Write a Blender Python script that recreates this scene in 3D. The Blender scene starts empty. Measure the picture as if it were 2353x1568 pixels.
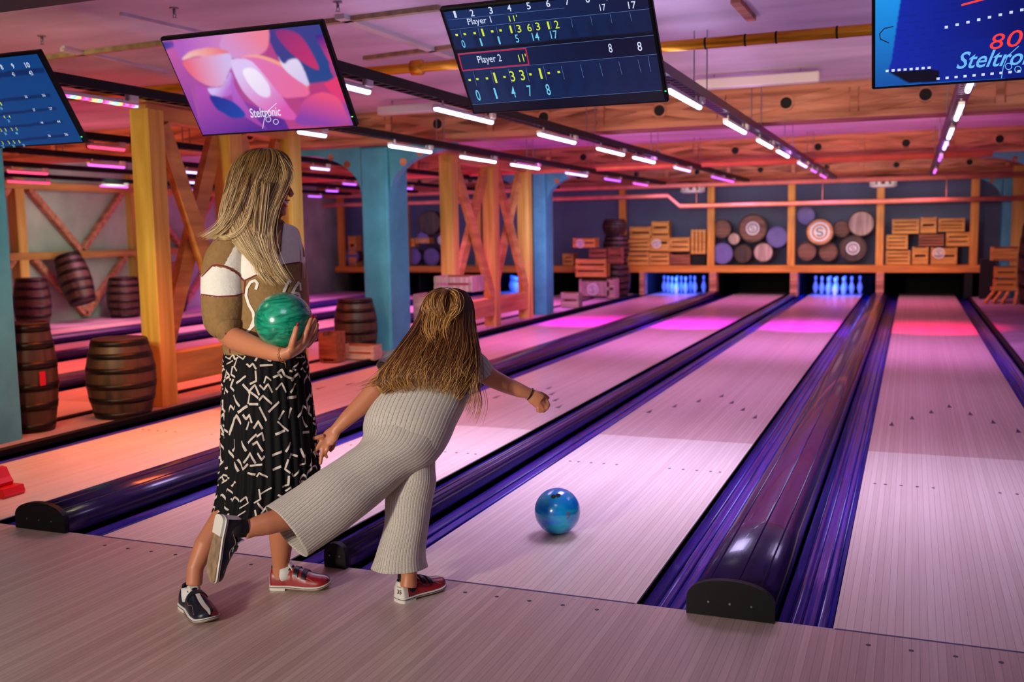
import bpy, bmesh, math, random
import numpy as np
from mathutils import Vector, Matrix, noise
from mathutils.bvhtree import BVHTree
random.seed(7)
S=bpy.context.scene
COL=S.collection
PI=math.pi
# ---------------------------------------------------------------- camera
F=2296.4; PITCH,ROLL,YAW=.1085,-.0154,-.3808
CAM=Vector((2.008,-3.596,1.4204))
FW=Vector((math.sin(YAW)*math.cos(PITCH),math.cos(YAW)*math.cos(PITCH),-math.sin(PITCH)))
_r=Vector((math.cos(YAW),-math.sin(YAW),0)); _u=_r.cross(FW)
RT=_r*math.cos(ROLL)+_u*math.sin(ROLL); UP=-_r*math.sin(ROLL)+_u*math.cos(ROLL)
cd=bpy.data.cameras.new('camera'); cam=bpy.data.objects.new('camera',cd); COL.objects.link(cam)
cam.matrix_world=Matrix(((RT.x,UP.x,-FW.x,CAM.x),(RT.y,UP.y,-FW.y,CAM.y),(RT.z,UP.z,-FW.z,CAM.z),(0,0,0,1)))
cd.sensor_width=36; cd.lens=F/2353*36; cd.clip_start=.05; cd.clip_end=80
cd.dof.use_dof=True; cd.dof.focus_distance=4.0; cd.dof.aperture_fstop=2.6
S.camera=cam
S.view_settings.view_transform='Standard'; S.view_settings.look='None'; S.view_settings.gamma=1
S.view_settings.use_curve_mapping=False; S.view_settings.exposure=-0.08
# ---------------------------------------------------------------- world and lights
wd=bpy.data.worlds.new('world'); S.world=wd; wd.use_nodes=True
bg=wd.node_tree.nodes['Background']; bg.inputs[0].default_value=(.5,.34,.62,1); bg.inputs[1].default_value=.055
def light(kind,name,loc,energy,color,target=None,size=.3,size_y=None,spot=60,blend=.6,spread=180):
    l=bpy.data.lights.new(name,kind); l.energy=energy; l.color=color
    if kind=='AREA':
        l.size=size; l.spread=math.radians(spread)
        if size_y: l.shape='RECTANGLE'; l.size_y=size_y
    elif kind=='SPOT':
        l.spot_size=math.radians(spot); l.spot_blend=blend; l.shadow_soft_size=size
    else: l.shadow_soft_size=size
    o=bpy.data.objects.new(name,l); COL.objects.link(o); o.location=loc
    if target is not None:
        d=Vector(target)-Vector(loc); o.rotation_euler=d.to_track_quat('-Z','Y').to_euler()
    return o
# warm house light behind the camera, then added fills for approach, posts and pillars
light('AREA','house_fill',(-1.6,-7.6,2.2),32,(1,.90,.76),(-.1,-.3,1.1),.5,spread=44)
light('AREA','house_fill',(.9,-2.0,2.7),11,(.74,.66,1),(.6,-1.2,0),.8)  # violet fill added above the approach
light('AREA','house_fill',(-1.9,-1.2,2.6),30,(1,.92,.50),(-3.9,5,1.5),.4,spread=115)
light('AREA','pillar_fill',(-1.9,3.6,1.9),8,(.72,1,.95),(-3.9,7,1.4),.4,spread=60)  # added fill that lifts the dark bracket pillar
light('AREA','pillar_fill',(-2.2,10.2,1.9),10,(.6,.7,1),(-3.8,12.4,1.2),.4,spread=70)  # added bluish fill for the far pillar
light('AREA','house_fill',(-3.2,-1.0,2.1),13,(1,.9,.45),(-3.9,4,1.3),.3,spread=70)  # added yellow fill for the nearest post, out of frame
# soft violet wash from the open hall behind
light('AREA','hall_light',(0,-5.2,1.6),7,(.62,.55,1),(0,4,2.3),3.0,1.6)
# wash over the first metres of the lanes
for x,e,c in ((-2.75,34,(1,.17,.03)),(-1.04,26,(.66,.50,1)),(.6,29,(.66,.56,1)),(2.31,13,(.70,.56,1))):
    light('AREA','lane_light',(x,2.1,2.2),e,c,(x,2.1,0),.6,1.2,spread=105)
    light('AREA','lane_light',(x,5.4,2.2),e*.6,(.62,.42,1) if x>-2 else (1,.26,.22),(x,5.5,0),.6,2.2,spread=110)
for x,c1,c2 in ((-2.75,(.85,.2,.9),(.8,.0,.85)),(-1.04,(.66,.28,1),(.6,.0,.95)),(.6,(.66,.30,1),(.6,.0,.9)),(2.31,(.7,.30,1),(.8,.0,.10))):
    light('AREA','lane_light',(x,8.2,2.2),40,c1,(x,9.3,0),.6,2.4,spread=110)
    light('SPOT','lane_light',(x,10.2,2.2),1500,c2,(x,11.4,0),.06,spot=50,blend=1)
    light('AREA','lane_light',(x,16.2,2.2),20,(.9,.26,1) if x<2 else (1,.22,.5),(x,16.6,0),.6,1.2,spread=120)
for x,c in ((-4.83,(1,.15,.05)),(-6.6,(1,.10,.10)),(-8.2,(1,.12,.16)),(-9.9,(1,.2,.25))):
    light('AREA','lane_light',(x,4.6,2.2),60 if x>-6 else 38,c,(x,4.6,0),.5,2.2,spread=110)
    light('AREA','lane_light',(x,9.2,2.2),56,(1,.24,.55),(x,9.2,0),.5,2.6,spread=110)
    light('AREA','lane_light',(x,14.0,2.2),70,(.85,.2,.95),(x,14.0,0),.5,3.0,spread=110)
# added lavender and pink up-light for the ceiling, fills on shelf and left wall
for x,e in ((-2.7,.7),(-1.04,1.8),(.6,3.2),(2.31,3.6)):
    for y,k,c in ((2.6,1,(.72,.66,1)),(5.2,.6,(.75,.5,1)),(9.3,1.2,(1,.16,.55)),(14.2,1.2,(1,.15,.4))):
        light('AREA','ceiling_fill',(x,y,2.42),e*k,c,(x,y,3),.1,2.0)
light('AREA','shelf_fill',(-.5,15.9,1.9),20,(.46,.72,1),(-.5,19,1.4),6.0,.3,spread=120)  # bluish fill added to brighten the back wall
light('AREA','shelf_fill',(-8,15.9,1.9),10,(.5,.72,1),(-8,19,1.4),5.0,.3,spread=120)
light('AREA','shelf_fill',(-.3,16.2,2.2),14,(1,.75,.3),(-.3,18,.9),6.0,.2,spread=90)
light('AREA','wall_fill',(-9.6,9,2.2),20,(.66,1,.78),(-11.5,9.5,1.3),.3,4,spread=120)  # greenish fill added to lift the pale left wall
# unseen warm fills just before each beam, aimed at its face
light('AREA','beam_fill',(.8,3.2,1.9),15,(1,.72,.46),(.5,6.6,2.6),4.0,.3,spread=70)
light('AREA','beam_fill',(.2,9.2,1.9),16,(1,.60,.36),(.2,12.3,2.6),5.0,.3,spread=70)
light('AREA','beam_fill',(.2,15.0,1.9),7,(1,.6,.3),(.2,17.5,2.6),5.0,.3,spread=70)
light('AREA','beam_fill',(-7.5,4.2,1.9),8,(1,.4,.2),(-7.5,6.6,2.6),4.0,.3,spread=70)
# ---------------------------------------------------------------- helpers
def ray(u,v): return FW+RT*((u-1176.5)/F)-UP*((v-784)/F)
def atZ(u,v,z): d=ray(u,v); return CAM+d*((z-CAM.z)/d.z)
def atY(u,v,y): d=ray(u,v); return CAM+d*((y-CAM.y)/d.y)
def atX(u,v,x): d=ray(u,v); return CAM+d*((x-CAM.x)/d.x)
def at(u,v,d): return CAM+ray(u,v)*d
ORG={}
class MB:
    def __init__(s): s.v=[];s.f=[];s.m=[];s.sm=[];s.att=[]
    def add(s,vs,fs,m=0,smooth=False,att=None):
        b=len(s.v); s.v+=[Vector(p) for p in vs]; s.f+=[tuple(i+b for i in f) for f in fs]
        s.m+=[m]*len(fs); s.sm+=[smooth]*len(fs)
        s.att+=(att if isinstance(att,list) else [att if att is not None else 0.5]*len(vs))
        return s
    def box(s,c,sz,m=0,R=None,bev=0):
        c=Vector(c); x,y,z=[k/2 for k in sz]
        if bev>0 and min(x,y,z)>bev:
            vs=[];b=bev
            for sx in (-1,1):
                for sy in (-1,1):
                    for sz_ in (-1,1):
                        vs+=[(sx*x,sy*(y-b),sz_*(z-b)),(sx*(x-b),sy*y,sz_*(z-b)),(sx*(x-b),sy*(y-b),sz_*z)]
            idx=lambda a,b_,c_,k:((a*2+b_)*2+c_)*3+k
            fs=[]
            for a in (0,1):
                q=[idx(a,0,0,0),idx(a,1,0,0),idx(a,1,1,0),idx(a,0,1,0)]; fs.append(q if a else q[::-1])
                q=[idx(0,a,0,1),idx(0,a,1,1),idx(1,a,1,1),idx(1,a,0,1)]; fs.append(q if a else q[::-1])
                q=[idx(0,0,a,2),idx(1,0,a,2),idx(1,1,a,2),idx(0,1,a,2)]; fs.append(q if a else q[::-1])
            for a in (0,1):
                for b_ in (0,1):
                    fs.append([idx(a,b_,0,0),idx(a,b_,1,0),idx(a,b_,1,1),idx(a,b_,0,1)])
                    fs.append([idx(a,0,b_,0),idx(a,1,b_,0),idx(a,1,b_,2),idx(a,0,b_,2)])
                    fs.append([idx(0,a,b_,1),idx(1,a,b_,1),idx(1,a,b_,2),idx(0,a,b_,2)])
                    for c_ in (0,1): fs.append([idx(a,b_,c_,0),idx(a,b_,c_,1),idx(a,b_,c_,2)])
        else:
            vs=[(a*x,b*y,d*z) for a in (-1,1) for b in (-1,1) for d in (-1,1)]
            fs=[(0,1,3,2),(4,6,7,5),(0,4,5,1),(2,3,7,6),(0,2,6,4),(1,5,7,3)]
        vs=[Vector(p) for p in vs]
        if R is not None: vs=[R@p for p in vs]
        return s.add([p+c for p in vs],fs,m)
    def beam(s,p0,p1,w,h,m=0,up=(0,0,1)):
        p0=Vector(p0);p1=Vector(p1);d=(p1-p0);L=d.length;d.normalize()
        up=Vector(up); a=d.cross(up)
        if a.length<1e-4: a=d.cross(Vector((1,0,0)))
        a.normalize(); b=a.cross(d)
        R=Matrix((a,d,b)).transposed()
        return s.box((p0+p1)/2,(w,L,h),m,R)
    def loft(s,rings,m=0,smooth=True,cap=True,closed=True,att=None):
        n=len(rings[0]); vs=[p for r in rings for p in r]; fs=[]
        for i in range(len(rings)-1):
            for j in range(n if closed else n-1):
                k=(j+1)%n; fs.append((i*n+j,i*n+k,(i+1)*n+k,(i+1)*n+j))
        a=None
        if att is not None: a=[q for r in att for q in r]
        b=len(s.v); s.add(vs,fs,m,smooth,a)
        if cap and closed:
            for rr in (0,len(rings)-1):
                c=sum((Vector(p) for p in rings[rr]),Vector())/n
                o=len(s.v); s.v.append(c); s.att.append(s.att[b+rr*n])
                for j in range(n):
                    k=(j+1)%n
                    s.f.append((b+rr*n+k,b+rr*n+j,o) if rr==0 else (b+rr*n+j,b+rr*n+k,o)); s.m.append(m); s.sm.append(smooth)
        return s
    def tube(s,pts,r,n=10,m=0,smooth=True,cap=True,flat=None,att=None):
        pts=[Vector(p) for p in pts]; k=len(pts)
        rs=r if isinstance(r,(list,tuple)) else [r]*k
        t0=(pts[1]-pts[0]).normalized(); a=t0.orthogonal().normalized()
        if flat is not None:
            a=Vector(flat)-t0*t0.dot(Vector(flat)); a.normalize()
        rings=[]; at_=[]
        for i,p in enumerate(pts):
            t=(pts[min(i+1,k-1)]-pts[max(i-1,0)]).normalized()
            a=(a-t*t.dot(a)); a=a.normalized() if a.length>1e-6 else t.orthogonal().normalized()
            b=t.cross(a); rr=rs[i]; ra,rb=(rr if isinstance(rr,(list,tuple)) else (rr,rr))
            rings.append([p+a*(ra*math.cos(2*PI*j/n))+b*(rb*math.sin(2*PI*j/n)) for j in range(n)])
            at_.append([att[i] if isinstance(att,(list,tuple)) else (att if att is not None else .5)]*n)
        return s.loft(rings,m,smooth,cap,att=at_)
    def cyl(s,p0,p1,r,n=16,m=0,r1=None): 
        return s.tube([p0,p1],[r,r if r1 is None else r1],n,m,False if n<9 else True)
    def disc(s,p0,p1,r,n=24,m=0):   # flat-capped cylinder with hard caps
        p0=Vector(p0);p1=Vector(p1);t=(p1-p0).normalized();a=t.orthogonal().normalized();b=t.cross(a)
        R=[[p+a*(r*math.cos(2*PI*j/n))+b*(r*math.sin(2*PI*j/n)) for j in range(n)] for p in (p0,p1)]
        s.loft(R,m,True,False); s.add(R[0],[tuple(range(n))[::-1]],m); s.add(R[1],[tuple(range(n))],m); return s
    def lathe(s,prof,c,n=24,m=0,axis=(0,0,1),mf=None,smooth=True,wob=None):
        ax=Vector(axis).normalized(); a=ax.orthogonal().normalized() if abs(ax.z)<.99 else Vector((1,0,0)); b=ax.cross(a); c=Vector(c)
        rings=[[c+ax*z+a*(r*(wob(j/n,z) if wob else 1)*math.cos(2*PI*j/n))+b*(r*(wob(j/n,z) if wob else 1)*math.sin(2*PI*j/n)) for j in range(n)] for r,z in prof]
        if mf is None: return s.loft(rings,m,smooth)
        for i in range(len(rings)-1): s.loft(rings[i:i+2],mf(i),smooth,cap=False)
        return s
    def sphere(s,c,r,n=32,m=0):
        prof=[(r*math.sin(PI*i/(n//2))+1e-6,-r*math.cos(PI*i/(n//2))) for i in range(n//2+1)]
        return s.lathe(prof,c,n,m)
    def ell(s,c,ax,n=20,m=0):
        c=Vector(c);A=[Vector(a) for a in ax];h=n//2
        rings=[[c+A[0]*(math.sin(PI*i/h)*math.cos(2*PI*j/n))+A[1]*(math.sin(PI*i/h)*math.sin(2*PI*j/n))-A[2]*math.cos(PI*i/h) for j in range(n)] for i in range(1,h)]
        return s.loft(rings,m)
    def prism(s,poly,d,m=0,smooth=False):   # poly 3d points, d extrusion vector
        n=len(poly);P=[Vector(p) for p in poly];d=Vector(d);Q=[p+d for p in P]
        s.add(P+Q,[(i,(i+1)%n,n+(i+1)%n,n+i) for i in range(n)],m,smooth)
        s.add(P,[tuple(range(n))[::-1]],m); s.add(Q,[tuple(range(n))],m); return s
    def build(s,name,mats,parent=None,loc=None,smooth=None,fix=True):
        me=bpy.data.meshes.new(name)
        o=Vector((0,0,0))
        if parent is not None: o=ORG[parent.name]
        elif loc is not None: o=Vector(loc)
        me.from_pydata([tuple(p-o) for p in s.v],[],s.f)
        if not isinstance(mats,(list,tuple)): mats=[mats]
        for mm in mats: me.materials.append(mm)
        me.polygons.foreach_set('material_index',s.m)
        me.polygons.foreach_set('use_smooth',s.sm if smooth is None else [smooth]*len(s.f))
        at_=me.attributes.new('rnd','FLOAT','POINT'); at_.data.foreach_set('value',[float(x) for x in s.att])
        if fix:
            b=bmesh.new(); b.from_mesh(me); bmesh.ops.recalc_face_normals(b,faces=b.faces); b.to_mesh(me); b.free()
        me.update()
        ob=bpy.data.objects.new(name,me); COL.objects.link(ob)
        if parent is not None: ob.parent=parent; ORG[ob.name]=o
        else: ob.location=o; ORG[ob.name]=o
        return ob
def tag(o,label=None,cat=None,group=None,kind=None):
    if label:o['label']=label
    if cat:o['category']=cat
    if group:o['group']=group
    if kind:o['kind']=kind
    return o
def thing(name,loc,label,cat,group=None,kind=None):
    o=bpy.data.objects.new(name,None); COL.objects.link(o); o.location=loc; o.empty_display_size=.1
    ORG[o.name]=Vector(loc); return tag(o,label,cat,group,kind)
def kids(o): return [c for c in list(COL.objects) if c.parent==o]
def dup(root,loc,rotz=0,label=None,group=None,scale=None):
    def cp(o,par):
        c=o.copy(); COL.objects.link(c); c.parent=par
        for k in KIDS.get(o.name,[]): cp(k,c)
        return c
    if root.name not in KIDS:
        for q in list(COL.objects):
            if q.parent: KIDS.setdefault(q.parent.name,[])
            if q.parent and q not in KIDS[q.parent.name]: KIDS[q.parent.name].append(q)
    r=cp(root,None); r.location=loc; r.rotation_euler=(rotz if isinstance(rotz,tuple) else (0,0,rotz))
    if scale: r.scale=scale if isinstance(scale,tuple) else (scale,)*3
    if label:r['label']=label
    if group:r['group']=group
    return r
KIDS={}
# ---------------------------------------------------------------- materials
def nodes(name):
    m=bpy.data.materials.new(name); m.use_nodes=True; nt=m.node_tree; return m,nt,nt.nodes['Principled BSDF']
def L(nt,a,b): nt.links.new(a,b)
def rgb(r,g,b): # sRGB 0..255 to linear
    f=lambda c:(c/255/12.92 if c/255<=.04045 else ((c/255+.055)/1.055)**2.4)
    return (f(r),f(g),f(b),1)
def plain(name,c,rough=.5,metal=0,var=0,scale=8,bump=0,spec=.5,coat=0,stretch=None,bscale=None,trans=0):
    m,nt,p=nodes(name); p.inputs['Base Color'].default_value=c; p.inputs['Roughness'].default_value=rough; p.inputs['Metallic'].default_value=metal
    p.inputs['Specular IOR Level'].default_value=spec; p.inputs['Coat Weight'].default_value=coat
    if var or bump:
        tc=nt.nodes.new('ShaderNodeTexCoord'); mp=nt.nodes.new('ShaderNodeMapping'); L(nt,tc.outputs['Object'],mp.inputs[0])
        if stretch: mp.inputs['Scale'].default_value=stretch
        nz=nt.nodes.new('ShaderNodeTexNoise'); nz.inputs['Scale'].default_value=scale; nz.inputs['Detail'].default_value=6; L(nt,mp.outputs[0],nz.inputs[0])
        if var:
            rp=nt.nodes.new('ShaderNodeMapRange'); rp.inputs[1].default_value=.3; rp.inputs[2].default_value=.7; rp.inputs[3].default_value=1-var; rp.inputs[4].default_value=1+var*.6; L(nt,nz.outputs[0],rp.inputs[0])
            mx=nt.nodes.new('ShaderNodeMix'); mx.data_type='RGBA'; mx.blend_type='MULTIPLY'; mx.inputs[0].default_value=1; mx.inputs[6].default_value=c
            L(nt,rp.outputs[0],mx.inputs[7]); L(nt,mx.outputs[2],p.inputs['Base Color'])
        if bump:
            bp=nt.nodes.new('ShaderNodeBump'); bp.inputs['Strength'].default_value=bump; bp.inputs['Distance'].default_value=.01
            L(nt,nz.outputs[0],bp.inputs['Height']); L(nt,bp.outputs[0],p.inputs['Normal'])
    return m
def wood(name,c1,c2,axis='z',rough=.6,scale=5,bump=.25):
    m,nt,p=nodes(name); tc=nt.nodes.new('ShaderNodeTexCoord'); mp=nt.nodes.new('ShaderNodeMapping'); L(nt,tc.outputs['Object'],mp.inputs[0])
    mp.inputs['Scale'].default_value={'x':(.35,4,4),'y':(4,.35,4),'z':(4,4,.35)}[axis]
    nz=nt.nodes.new('ShaderNodeTexNoise'); nz.inputs['Scale'].default_value=scale; nz.inputs['Detail'].default_value=7; nz.inputs['Distortion'].default_value=.6; L(nt,mp.outputs[0],nz.inputs[0])
    cr=nt.nodes.new('ShaderNodeValToRGB'); cr.color_ramp.elements[0].position=.35; cr.color_ramp.elements[1].position=.65
    cr.color_ramp.elements[0].color=c1; cr.color_ramp.elements[1].color=c2; L(nt,nz.outputs[0],cr.inputs[0]); L(nt,cr.outputs[0],p.inputs['Base Color'])
    p.inputs['Roughness'].default_value=rough
    bp=nt.nodes.new('ShaderNodeBump'); bp.inputs['Strength'].default_value=bump; bp.inputs['Distance'].default_value=.004; L(nt,nz.outputs[0],bp.inputs['Height']); L(nt,bp.outputs[0],p.inputs['Normal'])
    return m
def glow(name,c,strength,back=False):
    m,nt,p=nodes(name); p.inputs['Base Color'].default_value=(.02,.02,.02,1); p.inputs['Emission Color'].default_value=(*c[:3],1); p.inputs['Emission Strength'].default_value=strength; return m
def plankmat(name,c1,c2,line,width,rough,dirn='y',coat=.5,gap=.05):
    # narrow boards running along y: thin dark joint lines, each board its own tone, grain along y
    m,nt,p=nodes(name); N=nt.nodes
    tc=N.new('ShaderNodeTexCoord'); sp=N.new('ShaderNodeSeparateXYZ'); L(nt,tc.outputs['Object'],sp.inputs[0])
    dv=N.new('ShaderNodeMath'); dv.operation='DIVIDE'; dv.inputs[1].default_value=width; L(nt,sp.outputs[0],dv.inputs[0])
    fl=N.new('ShaderNodeMath'); fl.operation='FLOOR'; L(nt,dv.outputs[0],fl.inputs[0])
    fr=N.new('ShaderNodeMath'); fr.operation='FRACT'; L(nt,dv.outputs[0],fr.inputs[0])
    lt=N.new('ShaderNodeMath'); lt.operation='LESS_THAN'; lt.inputs[1].default_value=gap; L(nt,fr.outputs[0],lt.inputs[0])
    wn=N.new('ShaderNodeTexWhiteNoise'); wn.noise_dimensions='1D'; L(nt,fl.outputs[0],wn.inputs['W'])
    mp=N.new('ShaderNodeMapping'); mp.inputs['Scale'].default_value=(60,1.2,1); L(nt,tc.outputs['Object'],mp.inputs[0])
    nz=N.new('ShaderNodeTexNoise'); nz.inputs['Scale'].default_value=2.2; nz.inputs['Detail'].default_value=6; L(nt,mp.outputs[0],nz.inputs[0])
    ad=N.new('ShaderNodeMath'); ad.operation='MULTIPLY_ADD'; ad.inputs[1].default_value=.45; L(nt,wn.outputs[0],ad.inputs[0]); L(nt,nz.outputs[0],ad.inputs[2])
    mr=N.new('ShaderNodeMapRange'); mr.inputs[1].default_value=.35; mr.inputs[2].default_value=1.1; L(nt,ad.outputs[0],mr.inputs[0])
    mx=N.new('ShaderNodeMix'); mx.data_type='RGBA'; mx.inputs[6].default_value=c1; mx.inputs[7].default_value=c2; L(nt,mr.outputs[0],mx.inputs[0])
    m2=N.new('ShaderNodeMix'); m2.data_type='RGBA'; m2.inputs[7].default_value=line; L(nt,lt.outputs[0],m2.inputs[0]); L(nt,mx.outputs[2],m2.inputs[6])
    L(nt,m2.outputs[2],p.inputs['Base Color']); p.inputs['Roughness'].default_value=rough
    p.inputs['Coat Weight'].default_value=coat; p.inputs['Coat Roughness'].default_value=.28
    return m
def attmat(name,stops,rough=.5,bump=0,aniso=0,scale=40,streak=None,spec=.5):
    # colour from the mesh's own 'rnd' attribute through a ramp
    m,nt,p=nodes(name); at_=nt.nodes.new('ShaderNodeAttribute'); at_.attribute_name='rnd'
    cr=nt.nodes.new('ShaderNodeValToRGB'); el=cr.color_ramp.elements
    el[0].position,el[0].color=stops[0]; el[1].position,el[1].color=stops[-1]
    for q in stops[1:-1]: e=el.new(q[0]); e.color=q[1]
    L(nt,at_.outputs['Fac'],cr.inputs[0]); L(nt,cr.outputs[0],p.inputs['Base Color']); p.inputs['Roughness'].default_value=rough
    p.inputs['Specular IOR Level'].default_value=spec
    return m
M={}
M['approach']=plankmat('approach_wood',rgb(182,154,142),rgb(216,190,176),rgb(138,114,108),.0272,.36,coat=.25,gap=.05)
M['maple']=plankmat('maple_lane',rgb(222,200,186),rgb(240,222,208),rgb(168,140,140),.02723,.36,coat=.22,gap=.05)
M['pine']=plankmat('pine_lane',rgb(196,160,150),rgb(222,188,178),rgb(150,112,116),.02723,.33,coat=.28,gap=.06)
M['gutter']=plain('gutter_plastic',rgb(56,42,146),.26,0,.55,3,.12,coat=.25,stretch=(14,.6,4))
M['cap']=plain('capping_plastic',rgb(38,20,76),.24,0,.45,3,.10,coat=.3,stretch=(10,.4,4))
M['railviolet']=plain('violet_rail',rgb(52,26,84),.35,.3)
M['black']=plain('black_plastic',rgb(7,7,9),.5,spec=.25)
M['blackgloss']=plain('black_gloss',rgb(10,10,13),.2)
M['metal']=plain('steel',rgb(160,160,165),.3,1)
M['line']=plain('dark_blue_line',rgb(40,38,92),.4)
M['mark']=plain('lane_mark',rgb(62,36,64),.4)
M['ceil']=plain('ceiling_paint',rgb(212,194,216),.85,0,.32,1.1,.35,stretch=(.5,1.6,1))
M['slab']=plain('strip_floor',rgb(170,140,150),.6,0,.3,2,.1)
M['beamwood']=wood('beam_plywood',rgb(120,62,44),rgb(214,140,108),'x',.65,2.2)
M['batten']=wood('batten_wood',rgb(156,92,66),rgb(214,146,112),'x',.65,3)
M['post']=wood('post_wood',rgb(190,146,56),rgb(226,184,92),'z',.55,2.2)
M['postx']=wood('post_wood_flat',rgb(170,116,56),rgb(214,158,86),'y',.55,2.2)
M['shelf']=wood('shelf_wood',rgb(190,110,30),rgb(226,146,52),'x',.5,3)
M['shelfz']=wood('shelf_post_wood',rgb(190,118,34),rgb(226,152,56),'z',.5,3)
M['crate']=wood('crate_wood',rgb(184,118,44),rgb(228,164,76),'x',.6,5)
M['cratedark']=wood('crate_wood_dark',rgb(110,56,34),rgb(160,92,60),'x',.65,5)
M['paletimber']=wood('pale_timber',rgb(170,130,120),rgb(205,165,150),'x',.65,4)
M['barrel']=wood('barrel_oak',rgb(40,24,18),rgb(80,50,34),'z',.5,3)
M['hoop']=plain('barrel_hoop',rgb(40,30,28),.42,.7,.3,20)
M['blue']=plain('pillar_paint_blue',rgb(74,156,184),.55,0,.25,3,.2)
M['teal']=plain('beam_paint_teal',rgb(12,52,58),.6,0,.2,3)
M['backwall']=plain('back_wall_paint',rgb(92,100,134),.85,0,.15,2)
M['pit']=plain('pit_black',rgb(7,7,9),.8)
M['yellowpipe']=plain('brass_pipe',rgb(214,140,24),.32,.6,.25,9,.05,stretch=(.6,6,6))
M['copperpipe']=plain('orange_pipe',rgb(222,112,86),.38,.2,.2,4)
M['redpipe']=plain('red_pipe',rgb(226,128,112),.38,.1,.2,4)
M['whitemetal']=plain('white_metal',rgb(215,205,205),.5)
M['white']=plain('white_paint',rgb(232,228,226),.5)
M['trim']=plain('ceiling_strip',rgb(170,150,112),.6,0,.35,12)
M['lid']=plain('lavender_lid',rgb(110,100,160),.7,0,.2,5)
M['lidbrown']=wood('lid_brown',rgb(92,56,42),rgb(140,92,70),'x',.6,5)
M['lidpale']=wood('lid_pale',rgb(150,120,110),rgb(196,164,150),'z',.6,5)
M['lidorange']=wood('lid_orange',rgb(190,120,70),rgb(226,160,110),'x',.6,5)
M['pin']=plain('pin_white',rgb(235,235,240),.25,coat=.5)
M['pinred']=plain('pin_red',rgb(200,20,40),.3)
# ================================================================ SETTING
W=1.062; G1=.505; G2=.72; XA=-G1-W-G2-W     # left edge of leftmost near lane
LL=19.15
BD=W/39
def struct(name,mb,m,parent=None):
    o=mb.build(name,m,parent); o['kind']='structure'; return o
# floor: approach boards, flush with the lane surface
b=MB(); b.box((-3.4,-3.2,-.05),(17,6.4,.1)); struct('floor',b,M['approach'])
# sub-floor under the lanes
b=MB(); b.box((-3.4,10.6,-.20),(17,21.2,.08)); struct('floor_base',b,M['pit'])
b=MB(); b.box((-3.4,7.8,2.86),(17,28,.12)); struct('ceiling',b,M['ceil'])
b=MB(); b.box((-3.9,18.75,1.66),(17.6,.1,2.28)); struct('wall_back',b,M['backwall'])
b=MB(); b.box((-3.9,21.2,.2),(17.6,.1,.9)); struct('wall_pit',b,M['pit'])
b=MB(); b.box((-3.9,19.8,.56),(17.6,2.2,.05)); struct('wall_pit_lid',b,M['pit'])
b=MB(); b.box((-11.6,8,1.35),(.1,26,3.1)); wl=struct('wall_left',b,plain('left_wall_paint',rgb(176,188,170),.8,0,.3,1.5,.2))
b=MB(); b.box((4.6,8,1.35),(.1,26,3.1)); struct('wall_right',b,M['backwall'])
# ---------------- lanes
def lane(x0,label,detail=2):
    t=thing('bowling_lane',(x0+W/2,0,0),label,'bowling lane','bowling lanes side by side')
    a=MB(); a.box((x0+W/2,1.52+.006,-.03),(W,3.05-.012,.06)); o=a.build('maple_section',M['maple'],t)
    a=MB(); a.box((x0+W/2,(3.05+LL)/2,-.03),(W,LL-3.05-.002,.06)); a.build('pine_section',M['pine'],t)
    a=MB(); a.box((x0+W/2,.0,-.0295),(W-.01,.012,.06)); a.add([],[]); a.build('foul_line',M['line'],t)
    if detail:
        for bo in (3,5,8,11,14,26,29,32,35,37):
            c=Vector((x0+(bo-.5)*BD,2.19,0)); a=MB(); a.disc(c-Vector((0,0,.002)),c+Vector((0,0,.0012)),.009,12); a.build('guide_dot',M['mark'],t)
        for k in range(7):
            c=Vector((x0+(5*(k+1)-.5)*BD,5.0-abs(k-3)*.3,0)); a=MB()
            a.prism([c+Vector((-.017,-.15,-.001)),c+Vector((.017,-.15,-.001)),c+Vector((0,0,-.001))],(0,0,.0025)); a.build('aiming_arrow',M['mark'],t)
    return t
XS=[XA,-G1-W,0,W+G2]
lane(XS[0],'orange and pink lit bowling lane left of the standing woman, beside the barrels')
lane(XS[1],'bowling lane passing behind the standing woman, without pins, right of the orange lane')
lane(XS[2],'bowling lane with the rolling blue ball and blue pins at its end')
lane(XS[3],'rightmost bowling lane, pink and red at its far end, no pins standing')
FX=[-5.36,-7.14,-8.71,-10.49]
for x,s in zip(FX,('first lane beyond the row of timber posts and barrels','second lane beyond the row of timber posts','third lane beyond the row of timber posts','farthest lane, beside the pale left wall')):
    lane(x,'bowling lane glowing red and pink, '+s,0)
# approach dots
DN=['first','second','third','fourth','fifth','sixth','seventh']
for x0,wl_ in zip(XS[1:],('lane behind the woman','blue ball lane','rightmost lane')):
    for k,bo in enumerate((5,10,15,20,25,30,35)):
        c=Vector((x0+(bo-.5)*BD,-.108,0)); a=MB(); a.disc(c-Vector((0,0,.003)),c+Vector((0,0,.001)),.0085,14)
        tag(a.build('approach_dot',M['mark'],loc=c),'small dark dot in the approach, '+DN[k]+' from the left before the '+wl_,'floor marker','approach dots before the foul line')
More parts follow.
